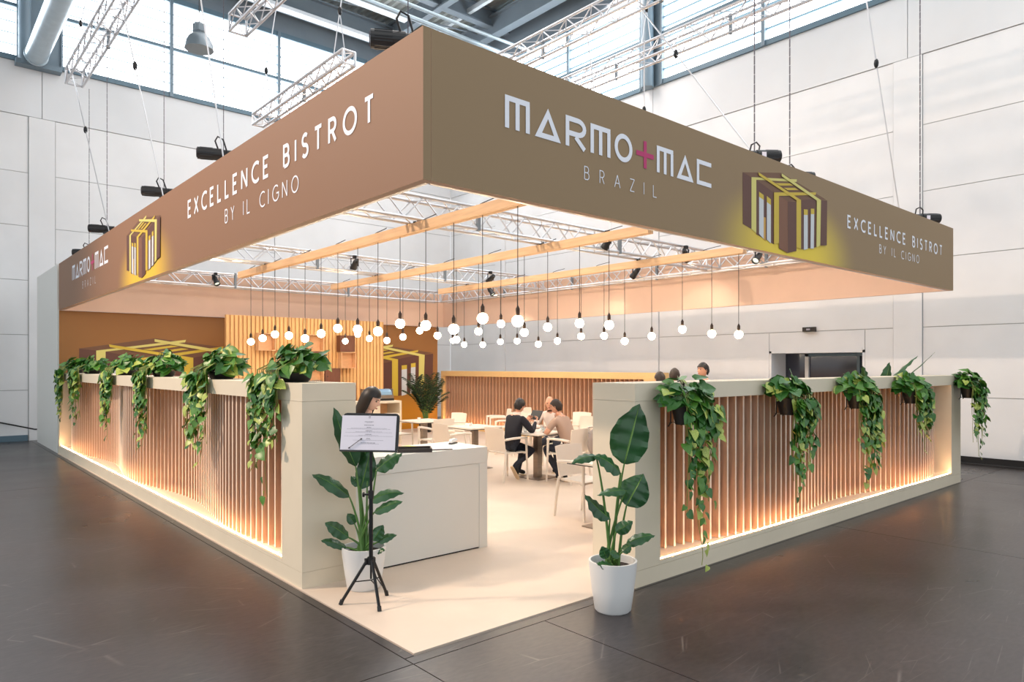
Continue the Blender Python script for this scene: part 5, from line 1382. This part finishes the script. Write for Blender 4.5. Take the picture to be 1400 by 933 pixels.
def seated(lean=0.05, kneeL=(-0.15, 0.42, 0.50), kneeR=(0.15, 0.42, 0.50), ankL=(-0.15, 0.40, 0.09), ankR=(0.15, 0.40, 0.09), toeL=None, toeR=None, eL=(-0.27, 0.10, 0.83), eR=(0.27, 0.10, 0.83), wL=(-0.16, 0.38, 0.78), wR=(0.16, 0.38, 0.78), hd=0.0):
    y = lean
    return dict(pelvis=(0, 0, 0.55), belly=(0, y * 0.35, 0.70), chest=(0, y * 0.8, 0.93), neck=(0, y + 0.01, 1.075), skull=(0, y + 0.035 + hd, 1.14),
                shoulderL=(-0.165, y * 0.9, 1.015), shoulderR=(0.165, y * 0.9, 1.015), elbowL=eL, elbowR=eR, wristL=wL, wristR=wR,
                hipL=(-0.10, 0.03, 0.535), hipR=(0.10, 0.03, 0.535), kneeL=kneeL, kneeR=kneeR, ankleL=ankL, ankleR=ankR,
                toeL=toeL or (ankL[0], ankL[1] + 0.17, 0.042), toeR=toeR or (ankR[0], ankR[1] + 0.17, 0.042))
# man in the navy jacket, faces the table (+x in the hall), holds a tablet, one foot tucked back on its toes
J = seated(0.12, kneeL=(-0.17, 0.42, 0.52), kneeR=(0.13, 0.40, 0.47), ankL=(-0.15, 0.30, 0.10), ankR=(0.12, -0.03, 0.24), toeL=(-0.16, 0.46, 0.05), toeR=(0.12, 0.05, 0.09),
           eL=(-0.26, 0.26, 0.80), eR=(0.25, 0.26, 0.79), wL=(-0.12, 0.46, 0.95), wR=(0.11, 0.46, 0.94), hd=0.03)
p1, X1 = person('man in navy jacket and glasses seated at the table holding a tablet', (7.27, 8.36, 0.006), -PI / 2, J, ('navy', 'jeans', 'black_cloth'), (0.15, -0.22, 0.0),
                {'L': ((0.25, 0.75, 0.6), (0.7, -0.2, 0.5), 0.5), 'R': ((-0.25, 0.75, 0.6), (-0.7, -0.2, 0.5), 0.5)}, bulk=1.2)
p1.scale = (0.95, 0.95, 0.95)
cm = MB(); cm.xf = None
cm.lathe([(0.064, 0.0), (0.070, -0.03), (0.062, 0.022), (0.058, 0.022)], 16, c=(0, 0.135, 1.095)); cm.build('shirt_collar', M['white_shirt'], p1, True)
gl = MB(); gl.xf = X1
for sx in (-1, 1):
    q = [(sx * 0.033 + 0.024 * math.cos(a), 0.103, 0.008 + 0.019 * math.sin(a)) for a in [2 * PI * i / 12 for i in range(13)]]
    gl.tube(q, 0.0028, 5); gl.tube([(sx * 0.057, 0.10, 0.012), (sx * 0.078, 0.05, 0.012), (sx * 0.08, -0.005, 0.01)], 0.0026, 5)
gl.tube([(-0.01, 0.104, 0.01), (0.01, 0.104, 0.01)], 0.0026, 5)
gl.build('glasses', M['black'], p1, True)
for sx, nm in ((-1, 'L'), (1, 'R')):
    w = Vector(J['wrist' + nm]); e = Vector(J['elbow' + nm]); d = (w - e).normalized()
    MB().cyl(w - d * 0.02, w + d * 0.012, 0.034, 0.033, n=12).build('shirt_cuff', M['white_shirt'], p1, True)
tb = MB(); tb.box((-0.12, -0.006, -0.085), (0.12, 0.006, 0.085)); o = tb.build('tablet', M['black'])
o.matrix_world = Matrix.Translation((7.27 + 0.545, 8.36, 1.0)) @ Euler((math.radians(-32), 0, -PI / 2)).to_matrix().to_4x4()
tag(o, 'black tablet held up by the man in the navy jacket', 'tablet')
# man in the beige shirt, seen from behind, legs crossed at the ankles, chin on his right hand
J = seated(0.24, kneeL=(-0.19, 0.44, 0.54), kneeR=(0.13, 0.43, 0.52), ankL=(-0.12, 0.18, 0.10), ankR=(0.0, 0.16, 0.10), toeL=(-0.02, 0.30, 0.045), toeR=(-0.12, 0.02, 0.05),
           eL=(-0.30, 0.30, 0.80), eR=(0.20, 0.36, 0.79), wL=(-0.12, 0.46, 0.79), wR=(0.07, 0.33, 1.02), hd=0.05)
p2, X2 = person('man in beige short-sleeved shirt and jeans seated with his back to us', (7.87, 7.60, 0.006), 0.10, J, ('beige_shirt', 'jeans', 'black_cloth'), (0.35, -0.15, 0.0),
                {'L': ((0.8, 0.6, 0.0), (0, 0, -1), 0.25), 'R': ((-0.2, 0.25, 0.95), (-0.5, -0.8, 0.1), 0.75)}, shirt_arm='short', hair_m='hair_brown', bulk=1.1)
p2.scale = (0.94, 0.94, 0.94)
# bald man in a white shirt across the table
J = seated(0.16, eL=(-0.29, 0.28, 0.80), eR=(0.28, 0.28, 0.79), wL=(-0.08, 0.45, 0.79), wR=(0.10, 0.42, 0.80), hd=0.05)
p3, X3 = person('bald man in a white shirt seated behind the man in beige', (8.58, 8.74, 0.006), math.radians(122), J, ('white_shirt', 'jeans', 'black_cloth'), (0.1, -0.25, 0.0),
                {'L': ((0.8, 0.6, 0.0), (0, 0, -1), 0.3), 'R': ((-0.8, 0.6, 0.0), (0, 0, -1), 0.3)}, hair='none')
p3.scale = (0.95, 0.95, 0.95)
def standing(h=1.75, lean=0.0, eL=None, eR=None, wL=None, wR=None):
    k = h / 1.75; S = lambda x, y, z: (x * k, y * k, z * k)
    return dict(pelvis=S(0, 0, 0.95), belly=S(0, 0.01 + lean * .3, 1.10), chest=S(0, 0.0 + lean * .7, 1.33), neck=S(0, 0.0 + lean, 1.475), skull=S(0, 0.02 + lean * 1.3, 1.54),
                shoulderL=S(-0.165, lean * .8, 1.415), shoulderR=S(0.165, lean * .8, 1.415), elbowL=eL or S(-0.23, -0.02, 1.13), elbowR=eR or S(0.23, -0.02, 1.13), wristL=wL or S(-0.22, 0.10, 0.90), wristR=wR or S(0.22, 0.10, 0.90),
                hipL=S(-0.095, 0, 0.92), hipR=S(0.095, 0, 0.92), kneeL=S(-0.10, 0.02, 0.50), kneeR=S(0.10, 0.02, 0.50), ankleL=S(-0.10, -0.02, 0.09), ankleR=S(0.10, -0.02, 0.09), toeL=S(-0.12, 0.15, 0.04), toeR=S(0.12, 0.15, 0.04))
HD = {'L': ((0, 0.3, -1), (1, 0, 0), 0.3), 'R': ((0, 0.3, -1), (-1, 0, 0), 0.3)}
J = standing(1.57, 0.05, eL=(-0.23, 0.06, 1.02), eR=(0.23, 0.06, 1.02), wL=(-0.12, 0.26, 1.01), wR=(0.12, 0.26, 1.01))
person('woman with long dark hair looking down behind the reception counter', (3.44, 6.20, 0.006), -2.5, J, ('black_cloth', 'black_cloth', 'black_cloth'), (-0.05, -0.38, 0.0),
       {'L': ((0.2, 0.95, -0.1), (0, 0, -1), 0.3), 'R': ((-0.2, 0.95, -0.1), (0, 0, -1), 0.3)}, 0.9, hair='long', skin_m='skin_pale')
person('dark-haired man in a grey patterned shirt standing beyond the right partition', (9.99, 6.60, 0.006), 1.0, standing(1.87), ('grey_shirt', 'jeans', 'black_cloth'), (0.25, 0.0, 0.0), HD)
person('person with short dark hair standing beyond the right partition, left one of three', (9.40, 7.05, 0.006), -0.4, standing(1.70), ('white_shirt', 'jeans', 'black_cloth'), (0.0, -0.1, 0.0), HD, hair_m='hair_brown')
person('person with brown hair standing beyond the right partition, middle one of three', (9.86, 7.12, 0.006), -1.2, standing(1.76), ('black_cloth', 'jeans', 'black_cloth'), (0.0, -0.05, 0.0), HD, hair='fringe', hair_m='hair_brown')
